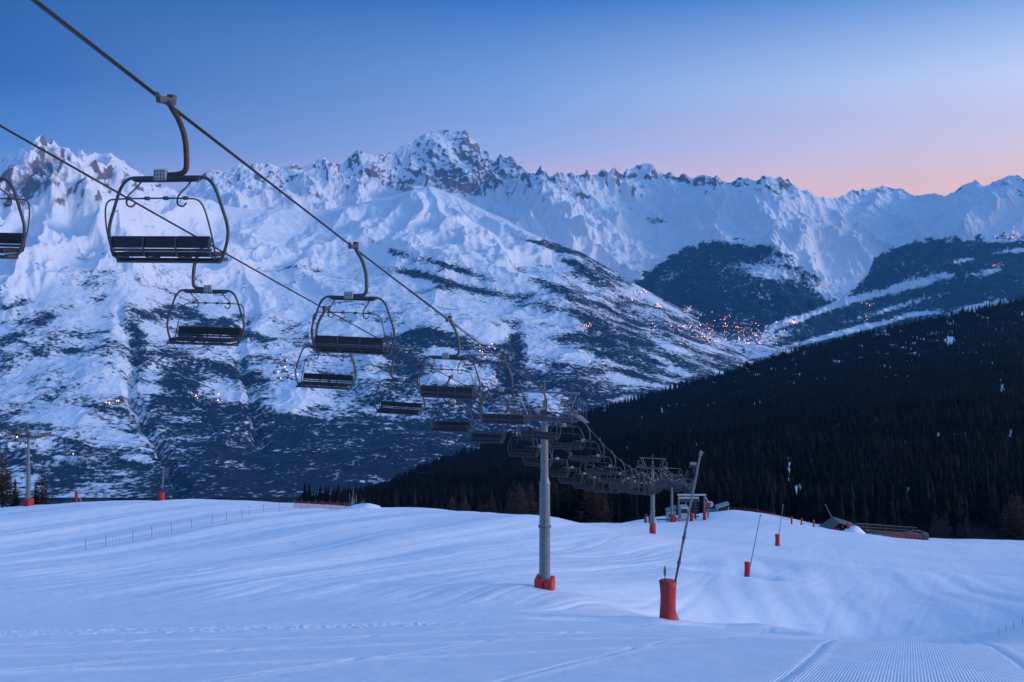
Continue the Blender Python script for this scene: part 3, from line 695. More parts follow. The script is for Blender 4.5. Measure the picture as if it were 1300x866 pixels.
def town(n, cx, cy, rx, ry, where, lights):
    for k in range(n + lights):
        px = random.gauss(cx, rx * .5); py = random.gauss(cy, ry * .45)
        p3 = find(*A3[:4], px, py, 620); p2 = find(*A2[:4], px, py, 900)
        c = [p for p in (p2, p3) if p is not None]
        Yv = 1345 * F / (py - HY); c.append(np.array([(px - CX) / F * Yv, Yv, -1342.0]))
        p = min(c, key=lambda q: q[1])
        if k < n:
            i = random.randrange(3); o_ = copy_tree(CH[i]); o_.location = tuple(p); o_.rotation_euler = (0, 0, random.uniform(-.6, .6)); s = random.uniform(1, 1.8); o_.scale = (s, s, s)
            tag(o_, 'tiny building in the ' + where, 'house', 'buildings in the ' + where)
        else:
            o_ = copy_tree(LP); o_.location = tuple(p); s = random.uniform(.5, 1.15) * .95; o_.scale = (s, s, s)
            tag(o_, 'orange lamp in the ' + where, 'lamp', 'lamps in the ' + where)
town(34, 915, 420, 84, 20, 'lit town on the valley floor', 150)
town(8, 950, 433, 30, 7, 'southern edge of the lit town', 14)
town(5, 873, 394, 9, 5, 'lit hamlet just above the valley town', 14)
town(5, 1004, 410, 16, 5, 'lit suburb right of the valley town', 12)
town(6, 1103, 387, 11, 4, 'small village on the right hand slope', 9)
town(5, 1098, 402, 8, 4, 'second small village low on the right hand slope', 5)
town(8, 1282, 300, 22, 5, 'ski resort high on the right hand slope', 20)
town(6, 1262, 336, 14, 5, 'village below the ski resort at the right', 10)
town(3, 1112, 421, 10, 2, 'hamlet just above the forest crest', 5)

# ------------------------------------------------------------------ chairlift
TH = math.atan(.23); ct, st = math.cos(TH), math.sin(TH)
PYL = [(60.0, None), (160.0, None), (227.0, None), (330.0, None)]
def cX(Y): return .23 * Y - 11.6
SUP = [(-30, 17.9), (60, -12.2), (160, -42.3), (227, -62.0), (330, -93.5), (425, -113)]
SAG = [.55, 2.6, 1.0, 1.6, .8]
def rope_z(Y):
    for (a, b, s) in zip(SUP[:-1], SUP[1:], SAG):
        if Y <= b[0]:
            t = (Y - a[0]) / (b[0] - a[0]); return a[1] + (b[1] - a[1]) * t - 4 * s * t * (1 - t)
    return SUP[-1][1]
G = 2.12
def rope_pt(Y, side, dz=0):   # side +1: right rope (chairs going down), -1: left rope
    return Vector((cX(Y) + side * G * ct, Y - side * G * st, rope_z(Y) + dz + (.38 * min(1, max(0, 1 - Y / 48)) if side < 0 else .20 * min(1, max(0, 1 - Y / 40)))))
rope = MB()
ysam = list(np.linspace(-30, 56, 40)) + list(np.linspace(58, 424, 170))
loop = [rope_pt(y, 1) for y in ysam] + [rope_pt(424, 1) + Vector((-G * ct + G * math.sin(a) * -0 + G * ct * math.cos(a), G * math.sin(a) + G * st * (1 - math.cos(a)), 0)) for a in np.linspace(.3, math.pi - .3, 8)] + [rope_pt(y, -1) for y in ysam[::-1]]
rope.tube(loop, .026, 6)
tag(rope.build('haul_rope', M['rope'], None, True), 'long dark steel rope loop that carries all the chairs over the pylons', 'cable')
cr = MB(); cr.tube([rope_pt(y, 1, -.045 + .006 * max(0, y - 15) * (1 - max(0, y - 40) / 40)) + Vector((.0, 0, 0)) for y in np.linspace(-30, 60, 50)], .010, 5)
tag(cr.build('signal_cable', M['rope'], None, True), 'thin signal cable running just above the right hand rope', 'cable')

def make_chair(front, rusty=False):
    """origin at the rope grip, seat faces +Y (front) in its own space"""
    e = empty('lift_chair')
    g = MB(); g.box((0, 0, .03), (.10, .46, .12)); g.box((0, .16, .10), (.13, .12, .10)); g.tube([(-.02, -.2, .08), (.03, -.31, .10)], .045, 6); g.tube([(0, 0, .02), (.12, 0, -.05)], .05, 8)
    g.build('grip', M['steel_dark'], e)
    h = MB(); h.tube(smooth_path([(.06, 0, 0), (.10, 0, -.10), (.24, 0, -.30), (.36, 0, -.62), (.38, 0, -.98), (.37, 0, -1.17), (.26, 0, -1.235), (-.02, 0, -1.245)], 2), .047, 8)
    h.build('hanger_arm', M['rust'] if rusty else M['steel_dark'], e, True)
    m = M['frame']
    b = MB(); b.box((0, 0, -1.30), (1.30, .10, .085)); b.box((0, 0, -1.355), (1.16, .16, .02)); b.build('cross_beam', m, e)
    p = MB(); p.box((-.10, 0, -1.24), (.25, .14, .20)); hp = p.build('number_plate', M['plate'], e)
    q = MB()
    for i in range(4): q.box((-.10 - .09 + .06 * i, -.072, -1.24), (.012, .006, .17)); q.box((-.10 - .09 + .06 * i, .072, -1.24), (.012, .006, .17))
    for i in range(3): q.box((-.10, -.074, -1.30 + .06 * i), (.21, .006, .010)); q.box((-.10, .074, -1.30 + .06 * i), (.21, .006, .010))
    q.build('plate_grid', M['steel_dark'], hp)
    f = MB()
    path = [(.62, 0, -1.29), (.74, 0, -1.29), (.90, 0, -1.42), (1.03, 0, -1.78), (1.15, 0, -2.12), (1.14, 0, -2.36), (1.06, 0, -2.60), (.98, .04, -2.72)]
    f.tube(smooth_path([(x, y, z) for x, y, z in path[::-1]] + [(-x, y, z) for x, y, z in path], 2), .028, 8)
    f.build('outer_frame', m, e, True)
    f = MB(); f.tube([(-1.0, .02, -2.72), (1.0, .02, -2.72)], .036, 8); f.box((0, .24, -2.70), (1.96, .05, .05)); f.tube([(-.98, .02, -2.70), (-.98, .24, -2.69)], .03, 6); f.tube([(.98, .02, -2.70), (.98, .24, -2.69)], .03, 6)
    f.build('seat_rail', m, e)
    k = MB()
    for i in range(3): k.box((-.62 + .62 * i, -.20, -2.385), (.612, .055, .20))
    k.build('backrest', M['pad'], e)
    k = MB()
    for i in range(3): k.box((-.62 + .62 * i, .04, -2.60), (.612, .44, .075))
    k.build('seat', M['pad'], e)
    k = MB(); k.box((0, -.16, -2.52), (1.86, .03, .045)); k.build('seat_pan', m, e)
    for i in range(4):
        a = MB(); x = -.93 + .62 * i; a.tube(smooth_path([(x, -.235, -2.29), (x, -.25, -2.50), (x, -.18, -2.66), (x, .22, -2.67)], 1), .017, 6); a.build('seat_bracket', m, e)
    s = MB(); up = [(.94, -.05, -2.66), (.99, -.16, -2.50), (.99, -.27, -2.2), (.95, -.36, -1.86), (.88, -.40, -1.70), (.74, -.41, -1.65)]
    pts = smooth_path(up + [(-x, y, z) for x, y, z in up[::-1]], 2); s.tube(pts, .015, 6)
    for x in (-.45, -.1, .25, .62): s.tube([(x - .04, -.41, -1.65), (x + .04, -.41, -1.65)], .032, 6)
    sb = s.build('safety_bar', m, e, True)
    for x in (-.48, .48):
        j = MB(); j.tube(smooth_path([(x, 0, -1.33), (x - .03, -.14, -1.48), (x - .05, -.34, -1.60), (x - .01, -.43, -1.76), (x + .08, -.40, -1.80), (x + .12, -.36, -1.73)], 2), .016, 6)
        j.build('stay_rod', m, e, True)
    return e
def simple_chair():
    me = MB()
    return me
CHR = make_chair(True, True)
# a lighter copy of the same chair for the many distant ones
def place_chair(Y, side, label, group, proto, first):
    c = proto if first else copy_tree(proto)
    p = rope_pt(Y, side); c.location = p; c.rotation_euler = (R(random.uniform(-1.5, 1.5)), R(random.uniform(-1.2, 1.2)), -TH + (0 if side > 0 else math.pi))
    tag(c, label, 'chair', group); return c
CHS = make_chair(True, False)
RY = [15.75, 23.6, 31.8, 39.8, 47.9]; LY = [16.0, 23.6, 31.0, 38.3, 45.7, 52.8]
while RY[-1] < 412: RY.append(RY[-1] + 8.0)
while LY[-1] < 412: LY.append(LY[-1] + 7.7)
RL = ['nearest chair on the right hand rope, seen from behind before the left peaks', 'second empty chair down the right hand rope, crossed by the left rope',
      'third empty chair down the right hand rope, over the dark gully', 'fourth chair down the right hand rope, just before the first big pylon', 'fifth chair down the right hand rope, seat passing the shaft of the first pylon']
LL = ['empty chair on the left rope cut off by the left border of the picture', 'chair on the left rope hanging just below the nearest chair, seen from the front',
      'chair on the left rope half hidden behind and below the second right hand chair', 'chair on the left rope below and left of the third right hand chair', 'chair on the left rope under the third right hand chair', 'chair on the left rope just left of the first pylon, lowest of the front ones']
usedp = {'r': False, 's': False}
for side, ys, lab in ((1, RY, RL), (-1, LY, LL)):
    for i, y in enumerate(ys):
        if any(abs(y - s[0]) < 1.6 for s in SUP[1:]): y += 2.4
        rust = i < 1 and side > 0
        pr, key = (CHR, 'r') if rust else (CHS, 's')
        first = not usedp[key]; usedp[key] = True
        if i < len(lab): l, g = lab[i], 'chairs hanging from the two ropes before the first pylon'
        elif y < 160: l, g = ('empty chair on the %s rope between the first and second pylon' % ('right hand' if side > 0 else 'left')), 'chairs between first and second pylon, %s rope' % ('right' if side > 0 else 'left')
        elif y < 227: l, g = ('tiny chair on the %s rope just beyond the second big pylon' % ('right hand' if side > 0 else 'left')), 'chairs just beyond the second pylon, %s rope' % ('right' if side > 0 else 'left')
        else: l, g = ('farthest tiny chairs on the %s rope beyond the lattice headed third pylon' % ('right hand' if side > 0 else 'left')), 'chairs beyond the third pylon, %s rope' % ('right' if side > 0 else 'left')
        place_chair(y, side, l.replace('tiny chairs', 'tiny chair'), g, pr, first)

def make_pylon(name, pos, htop, yaw, tilt, label, padw=1.25, padh=1.0, antenna=True, pole_r=.34, width=G, round_pad=False, padm='red', group=None, detailed=True):
    """pos: foot on the snow; htop: height of the rope above the foot; tilt: slope of the rope"""
    e = empty(name, pos, yaw); tag(e, label, 'pylon', group)
    H = htop - .55
    s = MB(); s.tube([(0, 0, -1), (0, 0, H * .30), (0, 0, H * .62)], [pole_r * 1.12, pole_r * 1.08, pole_r * 1.02], 12)
    s.tube([(0, 0, H * .62), (0, 0, H * .66), (0, 0, H - .1)], [pole_r * 1.02, pole_r * .72, pole_r * .62], 12)
    s.tube([(0, 0, H * .36), (0, 0, H * .36 + .10)], pole_r * 1.3, 12); s.tube([(0, 0, H * .615), (0, 0, H * .615 + .07)], pole_r * 1.15, 12)
    s.build('shaft', M['steel'], e)
    if detailed:
        l = MB(); y0 = -pole_r - .16
        for x in (-.16, .16): l.tube([(x, y0, 1.1), (x, y0, H - .2)], .02, 5)
        n = int((H - 1.3) / .42)
        for i in range(n): l.tube([(-.16, y0, 1.2 + i * .42), (.16, y0, 1.2 + i * .42)], .014, 4)
        for i in range(5):
            z = 1.3 + i * (H - 1.8) / 4
            for x in (-.16, .16): l.tube([(x, y0, z), (x * .9, -pole_r * .5, z)], .016, 4)
        l.build('ladder', M['steel'], e)
    b = MB()
    if round_pad: b.tube([(0, 0, -.3), (0, 0, padh * .5), (0, 0, padh)], [padw / 2, padw / 2 * 1.04, padw / 2 * .95], 12)
    else:
        b.box((-padw / 4 - .01, 0, padh / 2 - .1), (padw / 2 - .02, padw * .9, padh + .2)); b.box((padw / 4 + .01, -.04, padh / 2 - .16), (padw / 2 - .02, padw * .9, padh + .2))
    b.build('safety_padding', M[padm], e)
    c = MB(); c.box((0, 0, H), (width * 2 + .2, .32, .30)); c.box((0, 0, H + .3), (.5, .6, .36)); c.build('crossarm', M['steel_dark'], e)
    # lifting frame over the crossarm
    g = MB()
    for x in (-1, 1):
        g.tube([(x * (width - .55), 0, H + .1), (x * (width + .05), 0, H + 1.75)], .05, 5); g.tube([(x * (width - 1.0), 0, H + .1), (x * (width - .25), 0, H + 1.75)], .04, 5)
    g.box((0, 0, H + 1.78), (width * 2 + .5, .14, .12))
    g.build('lifting_frame', M['steel'], e)
    for x in (-1, 1):
        t = MB(); ang = math.atan(tilt); L_ = 4.2
        rot = Vector((0, 1, 0)); 
        def q(v, w, dx=0): # along the rope, up
            return (x * width + dx, v * math.cos(ang) - w * math.sin(ang) * -1 * 0 , htop - v * math.sin(ang) + w)
        t.tube([q(-L_ / 2, -.34), q(L_ / 2, -.34)], .07, 6)
        t.tube([q(-.1, -.34), (x * width, 0, H)], .08, 6)
        t.build('rocker_beam', M['steel_dark'], e)
        for k in range(8):
            v = -L_ / 2 + L_ * (k + .5) / 8; w = MB(); c0 = Vector(q(v, -.19)); w.tube([c0 + Vector((-.06, 0, 0)), c0 + Vector((.06, 0, 0))], .165, 10); w.build('sheave', M['steel_dark'], e)
        d = MB(); xx = x * (width + .42)
        for v in (-1.9, -.6, .6, 1.9): a = q(v, -.1); d.tube([(xx, a[1], a[2] - .3), (xx, a[1], a[2] + .75)], .022, 4)
        a, b_ = q(-1.9, .65), q(1.9, .65); d.tube([(xx, a[1], a[2]), (xx, b_[1], b_[2])], .022, 4)
        a, b_ = q(-2.1, -.42), q(2.1, -.42); d.add([(xx - .18, a[1], a[2]), (xx + .18, a[1], a[2]), (xx + .18, b_[1], b_[2]), (xx - .18, b_[1], b_[2]),
             (xx - .18, a[1], a[2] - .05), (xx + .18, a[1], a[2] - .05), (xx + .18, b_[1], b_[2] - .05), (xx - .18, b_[1], b_[2] - .05)], [(0, 1, 2, 3), (7, 6, 5, 4), (0, 4, 5, 1), (2, 6, 7, 3), (1, 5, 6, 2), (3, 7, 4, 0)])
        d.tube([(x * width, 0, H - .05), (xx, q(0, 0)[1], q(0, -.42)[2])], .035, 5)
        d.build('catwalk', M['steel'], e)
    if antenna:
        a = MB(); a.tube([(.0, 0, H + .4), (.0, 0, H + 2.3), (.0, 0, H + 2.6)], [.05, .04, .03], 6); a.box((0, 0, H + 1.0), (.3, .16, .45)); a.tube([(-.35, 0, H + 2.2), (.35, 0, H + 2.2)], .02, 4); a.build('mast', M['steel'], e)
    return e
def lift_pylon(Y, label, tilt, **k):
    X_ = cX(Y); z = gz(X_, Y); return make_pylon('lift_pylon', (X_, Y, z), rope_z(Y) + .02 - z, -TH, tilt, label, **k)
lift_pylon(60, 'tall grey pylon with ladder and square red padding, nearest of the lift line', .33, padw=1.25, padh=.78)
lift_pylon(160, 'second grey pylon of the lift line with a tall round red padding', .30, round_pad=True, padw=1.15, padh=2.2, pole_r=.36)
lift_pylon(227, 'third pylon of the lift line, close behind the second, beside the tilted red pad', .30, antenna=False, padw=.9, padh=.5, pole_r=.30)
if True:
    X_ = cX(330); z = ground_raw(np.array([X_]), np.array([330.]))[0]
    make_pylon('lift_pylon', (X_, 330, min(z, rope_z(330) - 9)), rope_z(330) - min(z, rope_z(330) - 9), -TH, .25, 'farthest pylon of the lift line behind the lift station', antenna=False)
# lower terminal of the line, down behind the crest
e = empty('valley_terminal', (cX(424), 424, rope_z(424)), -TH); tag(e, 'lower terminal wheel of the chairlift down behind the snow crest', 'lift terminal')
b = MB(); b.tube([(0, 0, -.12), (0, 0, .12)], G, 24); b.build('bullwheel', M['steel_dark'], e)
b = MB(); b.box((0, 1, -6.5), (1.4, 2.2, 12)); b.box((0, 1, .9), (3, 5, 1.0)); b.tube([(0, 0, .1), (0, 0, .8)], .25, 8); b.build('support', M['concrete'], e)

# the distant lift on the left with three chairs
yl = R(62); PL = on_snow(36, 137); TL = PL + Vector((0, 0, 11.2))
make_pylon('side_lift_pylon', PL, 11.2, R(-18), .02, 'slim pylon of another lift at the left, red padding at its foot', padw=1.25, padh=1.15, pole_r=.27, width=2.3, detailed=True)
dl = Vector((math.sin(R(18)), math.cos(R(18)), -.30)); nl = Vector((math.cos(R(18)), -math.sin(R(18)), 0))
b = MB()
for s in (-1, 1): b.tube([TL + nl * 2.3 * s - dl * 75 + Vector((0, 0, -.3)) - Vector((0, 0, 0)), TL + nl * 2.3 * s, TL + nl * 2.3 * s + dl * 160], .014, 5)
tag(b.build('side_lift_rope', M['rope']), 'thin twin ropes of the distant lift at the left', 'cable')
for i, (s, t) in enumerate(((1, 26), (1, 44), (-1, 36))):
    c = copy_tree(CHS); c.location = TL + nl * 2.3 * s + dl * t; c.rotation_euler = (0, 0, R(-18)); tag(c, ('faint dark chair of the distant left lift, %s' % ('upper one right of its pylon', 'lower one right of its pylon', 'the one on its far rope')[i]), 'chair', 'chairs of the distant left lift')

# ------------------------------------------------------------------ snow lances and markers
def pad_shape(mb, h, w, lean=0.0, flare=1.0):
    pts = []; n = 10
    for k in range(n + 1):
        z = h * k / n; pts.append((lean * (z / h) ** 1.2, .03 * math.sin(z * 4), z - (.25 if k == 0 else 0)))
    rs = [w / 2 * (1.08 - .14 * math.sin(k / n * 3.1) + (.03 if k == n else 0)) * (flare if k < 2 else 1) for k in range(n + 1)]
    mb.tube(pts, rs, 10); return mb
def snow_lance(px, Y, padh, padw, top, label, collars=3, thick=1.0, gun=False, paddle=False, padm='redlight', lean=0.0, start=None, cat='snow lance'):
    """top: (px, py) of the lance tip at nearly the same distance"""
    f = on_snow(px, Y, -.05); e = empty('snow_lance', f); tag(e, label, cat)
    T = Vector(P(top[0], top[1], Y)) - f
    S = Vector((.0, 0, .2)) if start is None else Vector(start)
    mid = S.lerp(T, .38)
    a = MB(); a.tube([S, mid], .05 * thick, 8); a.build('lower_tube', M['frame'], e)
    a = MB(); a.tube([mid, T], [.058 * thick, .045 * thick], 8); a.build('upper_tube', M['steel'], e)
    a = MB(); d = (T - S).normalized(); a.tube([T - d * .02, T + d * .22], .075 * thick, 8); a.tube([T + d * .1, T + d * .1 + Vector((.18, 0, .04))], .03, 5); a.build('nozzle_head', M['steel'], e)
    for k in range(collars):
        c = S.lerp(T, .16 + .16 * k); b = MB(); b.tube([c - d * .05, c + d * .05], .085 * thick, 8); b.tube([c - d * .3, c + d * .3], .062 * thick, 6); b.build('collar', M['steel_dark'], e)
    b = pad_shape(MB(), padh, padw, lean); b.build('safety_padding', M[padm], e, True)
    if padw > .7:
        for zz in (.22, .8):
            k_ = padh * zz; b = MB(); rr_ = padw / 2 * (1.09 - .14 * math.sin(zz * 3.1)); b.tube([(0, .03 * math.sin(k_ * 4), k_ - .035), (0, .03 * math.sin(k_ * 4), k_ + .035)], rr_, 10); b.build('strap', M['red'], e)
        b = MB(); b.tube([(-padw * .06, -padw * .5, .05), (-padw * .06 + .02, -padw * .52, padh * .5), (-padw * .03, -padw * .5, padh)], .018, 5); b.build('padding_seam', M['red'], e)
        b = MB(); b.add([(.25, -.1, -.1), (.62, -.05, -.1), (.45, .0, .35), (.25, 0, .5), (.25, .1, -.1), (.6, .12, -.1)], [(0, 1, 2, 3), (5, 4, 3, 2), (0, 3, 4), (1, 5, 2), (0, 4, 5, 1)]); b.build('base_plate', M['yellow'], e)
    if paddle:
        b = MB(); b.tube([(-.16, 0, 1.4), (-.16, 0, 2.25)], .02, 5); b.build('stake', M['steel_dark'], e)
        b = MB(); b.tube([(-.16, 0, 2.2), (-.16, 0, 2.32), (-.15, 0, 2.6), (-.15, 0, 2.75)], [.02, .07, .08, .03], 8); b.build('marker_blade', M['steel'], e)
    if gun:
        b = MB(); b.box((.55, .1, 1.5), (.75, .3, .2)); b.tube([(.2, .1, 1.2), (.9, .1, 1.8)], .05, 5); b.tube([(.2, .1, 1.9), (.9, .1, 1.3)], .05, 5); b.build('valve_frame', M['steel_dark'], e)
    return e
snow_lance(848, 46, 1.95, .84, (889, 578), 'nearest snow lance leaning right out of a tall red padded base', 3, 1.1, paddle=True, start=(.05, 0, .3))
snow_lance(948, 95, 2.05, .62, (965, 656), 'second snow lance with a narrow red base above the bowl', 1, .8, lean=.1, start=(.1, 0, .3))
snow_lance(987, 150, 1.95, .75, (994, 642), 'third smaller snow lance with a red base on the far slope', 1, .9)
snow_lance(205, 134, 1.35, .95, (208, 595), 'grey standing lance in a red base on the left snow crest', 1, 2.0, gun=True)
snow_lance(1063, 243, 1.2, .9, (1048, 641), 'far lance leaning left beside the green roofed hut', 0, 1.4)

def marker(px, Y, h, w, label, lean=0, m='redlight', group='red padded posts on the far slope'):
    f = on_snow(px, Y, -.05); e = empty('padded_post', f); tag(e, label, 'padded post', group)
    b = MB(); b.tube([(0, 0, -.3), (lean, 0, h + .25)], .05, 6); b.build('post', M['steel_dark'], e)
    pad_shape(MB(), h, w, lean).build('padding', M[m], e, True); return e
marker(97, 136, 1.7, .42, 'slim red padded post on the left crest with a yellowish stick beside it', group=None)
f = on_snow(100.5, 136); b = MB(); b.tube([f + Vector((.4, 0, -.1)), f + Vector((-.15, 0, 1.1))], .05, 6); tag(b.build('leaning_stick', M['yellow']), 'short pale yellow stick leaning by the slim red post', 'stick')
marker(1005, 232, 1.9, .5, 'red post on the far slope, leftmost of the three before the hut'); marker(1017.5, 234, 1.8, .45, 'red post on the far slope, middle of the three before the hut')
marker(1033, 236, 1.9, .45, 'red post on the far slope, rightmost of the three before the hut'); marker(1077, 236, 2.3, .8, 'stout red post beside the snow mound at the green roofed hut')
marker(878, 245, 2.2, 1.1, 'red padded post left of the lift station gate'); marker(894.5, 245, 2.3, 1.0, 'red padded post at the right leg of the lift station gate')
f = on_snow(855, 215); e = empty('tilted_pad', f + Vector((0, 0, -.2))); tag(e, 'big red pad tilted to the right before the lift station', 'safety pad')
b = MB(); rot = __import__('mathutils').Matrix.Rotation(R(38), 3, 'Y'); b.box((0, 0, .9), (1.35, .8, 1.7), rot); b.build('cushion', M['redlight'], e)
b = MB(); b.tube([(-.6, .3, -.3), (.3, .3, 1.1)], .06, 6); b.build('post', M['steel_dark'], e)

# ------------------------------------------------------------------ lift station gate and things round it
f = on_snow(878, 250); e = empty('lift_station', f - Vector((0, 0, .1))); tag(e, 'small open lift station with a pale gate frame and slatted centre', 'lift station')
W = 3.6; Hs = 7.0
b = MB()
for x in (-W, W): b.box((x, 0, Hs / 2 - .5), (.42, .5, Hs + 1)); b.build
b.build('gate_leg', M['steel'], e)
b = MB(); b.box((0, 0, Hs + .15), (W * 2 + .8, .6, .34)); b.box((-.9, -.32, Hs - .55), (W * 1.6, .1, .5)); b.tube([(W, 0, Hs), (W + 1.1, -.5, Hs - 1.9)], .12, 6); b.build('gate_beam', M['plate'], e)
b = MB(); b.box((-2.0, 1.2, 1.9), (2.4, 2.4, 3.8)); b.build('control_cabin', M['plate'], e)
b = MB(); b.box((-2.0, -.02, 2.6), (1.8, .06, 1.2)); b.build('cabin_window', M['glass'], e)
for i in range(6):
    b = MB(); b.box((1.2, .3, 1.0 + i * .85), (2.0, .5, .22)); b.build('slat', M['steel_dark'], e)
b = MB(); b.box((1.2, .8, 3.2), (.5, .5, 6)); b.box((-.4, .8, 5.4), (5.6, 1.4, .8)); b.tube([(.6, .2, 5.0), (.6, -1.8, 4.9)], .12, 6); b.build('machinery', M['steel_dark'], e)
b = MB(); b.box((W + 1.1, .4, 1.2), (.3, .5, 2.4)); b.build('side_post', M['steel'], e)
f = on_snow(852, 252); e = empty('control_hut', f - Vector((0, 0, .3))); tag(e, 'low white operator hut left of the lift station', 'hut')
b = MB(); b.box((0, 0, 1.8), (2.6, 2.6, 3.6)); b.build('wall', M['plate'], e)
b = MB(); b.add([(-1.5, -1.5, 3.2), (1.5, -1.5, 4.2), (1.5, 1.5, 4.2), (-1.5, 1.5, 3.2), (-1.5, -1.5, 3.4), (1.5, -1.5, 4.4), (1.5, 1.5, 4.4), (-1.5, 1.5, 3.4)], [(0, 3, 2, 1), (4, 5, 6, 7), (0, 1, 5, 4), (2, 3, 7, 6), (1, 2, 6, 5), (3, 0, 4, 7)]); b.build('roof', M['steel'], e)
b = MB(); b.box((-.1, -1.33, 2.2), (1.5, .06, 1.0)); b.build('window', M['glass'], e)
f = on_snow(842, 238); e = empty('ticket_barrier', f); tag(e, 'low dark barrier table on legs between second pylon and lift station', 'barrier')
b = MB(); b.box((0, 0, 1.0), (3.6, .8, .18)); b.build('top_rail', M['steel_dark'], e)
b = MB()
for x in (-1.4, 1.4): b.tube([(x, 0, -.2), (x * .8, 0, 1)], .07, 6)
b.build('support_legs', M['steel_dark'], e)
f = on_snow(917, 262); e = empty('small_hut', f - Vector((0, 0, .6))); tag(e, 'tiny open hut under a slanting white roof on the crest right of the station', 'hut'); e.scale = (.72, .72, .72)
b = MB(); b.add([(-2.7, -1.6, 2.0), (2.5, -1.6, 3.6), (2.5, 1.6, 3.6), (-2.7, 1.6, 2.0), (-2.7, -1.6, 2.7), (2.5, -1.6, 4.3), (2.5, 1.6, 4.3), (-2.7, 1.6, 2.7)], [(0, 3, 2, 1), (4, 5, 6, 7), (0, 1, 5, 4), (2, 3, 7, 6), (1, 2, 6, 5), (3, 0, 4, 7)]); b.build('roof', M['houseroof'], e)
b = MB(); b.box((0, .5, 1.0), (4.2, 1.4, 2.0)); b.build('wall', M['wood'], e)
for x in (-2.3, 2.2): b = MB(); b.box((x, -1.3, 1.4), (.3, .3, 3.0 if x > 0 else 2.0)); b.build('post', M['plate'], e)
# round red sign drum right of the station, stacked signs left of the second pylon
f = on_snow(898, 256); e = empty('red_disc_sign', f); tag(e, 'round red and white disc standing right of the lift station gate', 'sign')
b = MB(); b.tube([(0, 0, -.2), (0, 0, 2.0)], .07, 6); b.build('post', M['steel_dark'], e)
b = MB(); b.tube([(0, -.08, 3.1), (0, .08, 3.1)], 1.0, 20); b.build('disc', M['redlight'], e); b = MB(); b.tube([(.9, -.05, 3.1), (.9, .11, 3.1)], .85, 20); b.build('pale_disc', M['plate'], e)
for i, (px, m1, l) in enumerate(((821.5, 'plate', 'small white net roll with a dark top left of the second pylon'), (825, 'redlight', 'small red net roll left of the second pylon'), (819.5, 'steel_dark', 'small dark net roll at the left end of the group by the second pylon'))):
    f = on_snow(px, 225); e = empty('net_roll', f - Vector((0, 0, .2))); tag(e, l, 'net roll', 'net rolls near the second pylon')
    pad_shape(MB(), 1.9, .7).build('roll', M[m1], e, True); b = MB(); b.tube([(0, 0, 1.8), (0, 0, 2.6)], .12, 6); b.build('pole', M['steel_dark'], e)

# netting helper: poles are parts, the net is a part
def net_fence(name, pts, h, m, label, pole_every=1, polem='netpole', cells=.35, wire=.012, sag=.1, poler=.03, group=None):
    f0 = pts[0]; e = empty(name, f0); tag(e, label, 'fence', group)
    for i, p in enumerate(pts):
        if i % pole_every == 0:
            b = MB(); q = p - f0; ln = Vector((random.uniform(-.08, .08), 0, 0)); b.tube([q - Vector((0, 0, .3)), q + Vector((0, 0, h * random.uniform(1.0, 1.25))) + ln], poler, 5); b.build('pole', M[polem], e)
    b = MB()
    for a, c in zip(pts[:-1], pts[1:]):
        a = a - f0; c = c - f0; n = max(2, int((c - a).length / cells)); nh = max(2, int(h / cells))
        for k in range(nh + 1):
            z = h * k / nh * .85 + .05; mm = (a + c) / 2 - Vector((0, 0, sag)); b.tube([a + Vector((0, 0, z)), mm + Vector((0, 0, z)), c + Vector((0, 0, z))], wire, 3, False)
        for k in range(n):
            p = a.lerp(c, k / n); s = 4 * (k / n) * (1 - k / n) * sag; b.tube([p + Vector((0, 0, .05 - s)), p + Vector((0, 0, h * .9 - s))], wire, 3, False)
    b.build('netting', M[m], e)
    return e
pts = [on_snow(px, Y) for px, Y in ((109, 89), (134, 92), (169, 96), (193, 99), (218, 102), (243, 106), (269, 110), (288, 113), (307, 116), (316, 119), (334, 122), (355, 125), (372, 128))]
net_fence('safety_net', pts, 1.05, 'netpole', 'sparse safety net on thin violet poles running down the left snow field', cells=.5, wire=.004, poler=.022)
pts = [on_snow(px, 131.5) for px in range(374, 448, 9)]
net_fence('safety_net', pts, 1.1, 'netorange', 'dull red netting low along the snow crest left of the small lift head', cells=.16, wire=.022, poler=.03)
pts = [on_snow(px, Y) for px, Y in ((928, 262), (945, 262), (962, 258), (980, 252), (1000, 246), (1020, 243), (1040, 243), (1056, 243))]
net_fence('safety_net', pts, 1.0, 'netorange', 'orange netting along the crest from the white roofed hut to the green roofed hut', cells=.34, wire=.02, poler=.05)
pts = [on_snow(px, Y) for px, Y in ((897, 268), (905, 270), (914, 268))]
net_fence('safety_net', pts, 1.6, 'netblue', 'blue netting between the lift station and the white roofed hut', cells=.25, wire=.05, poler=.06)

# green roofed hut with red wall, snow mound and railed terrace
f = on_snow(1066, 240); e = empty('green_roofed_hut', f - Vector((0, 0, .5))); tag(e, 'low hut with a wide green grey roof and red things under its eaves', 'hut'); e.scale = (.7, .7, .7)
b = MB(); b.box((0, 1, 1.2), (7.5, 5, 2.6)); b.build('wall', M['wood'], e)
b = MB(); b.add([(-7.0, -3.2, .6), (-1.2, -3.2, 4.6), (6.2, -3.2, 2.2), (-7.0, 4, .6), (-1.2, 4, 4.6), (6.2, 4, 2.2), (-7.0, -3.2, .25), (-1.2, -3.2, 4.2), (6.2, -3.2, 1.8), (-7.0, 4, .25), (-1.2, 4, 4.2), (6.2, 4, 1.8)],
      [(0, 1, 4, 3), (1, 2, 5, 4), (6, 9, 10, 7), (7, 10, 11, 8), (0, 6, 7, 1), (1, 7, 8, 2), (3, 4, 10, 9), (4, 5, 11, 10), (0, 3, 9, 6), (2, 8, 11, 5)]); b.build('roof', M['roof'], e)
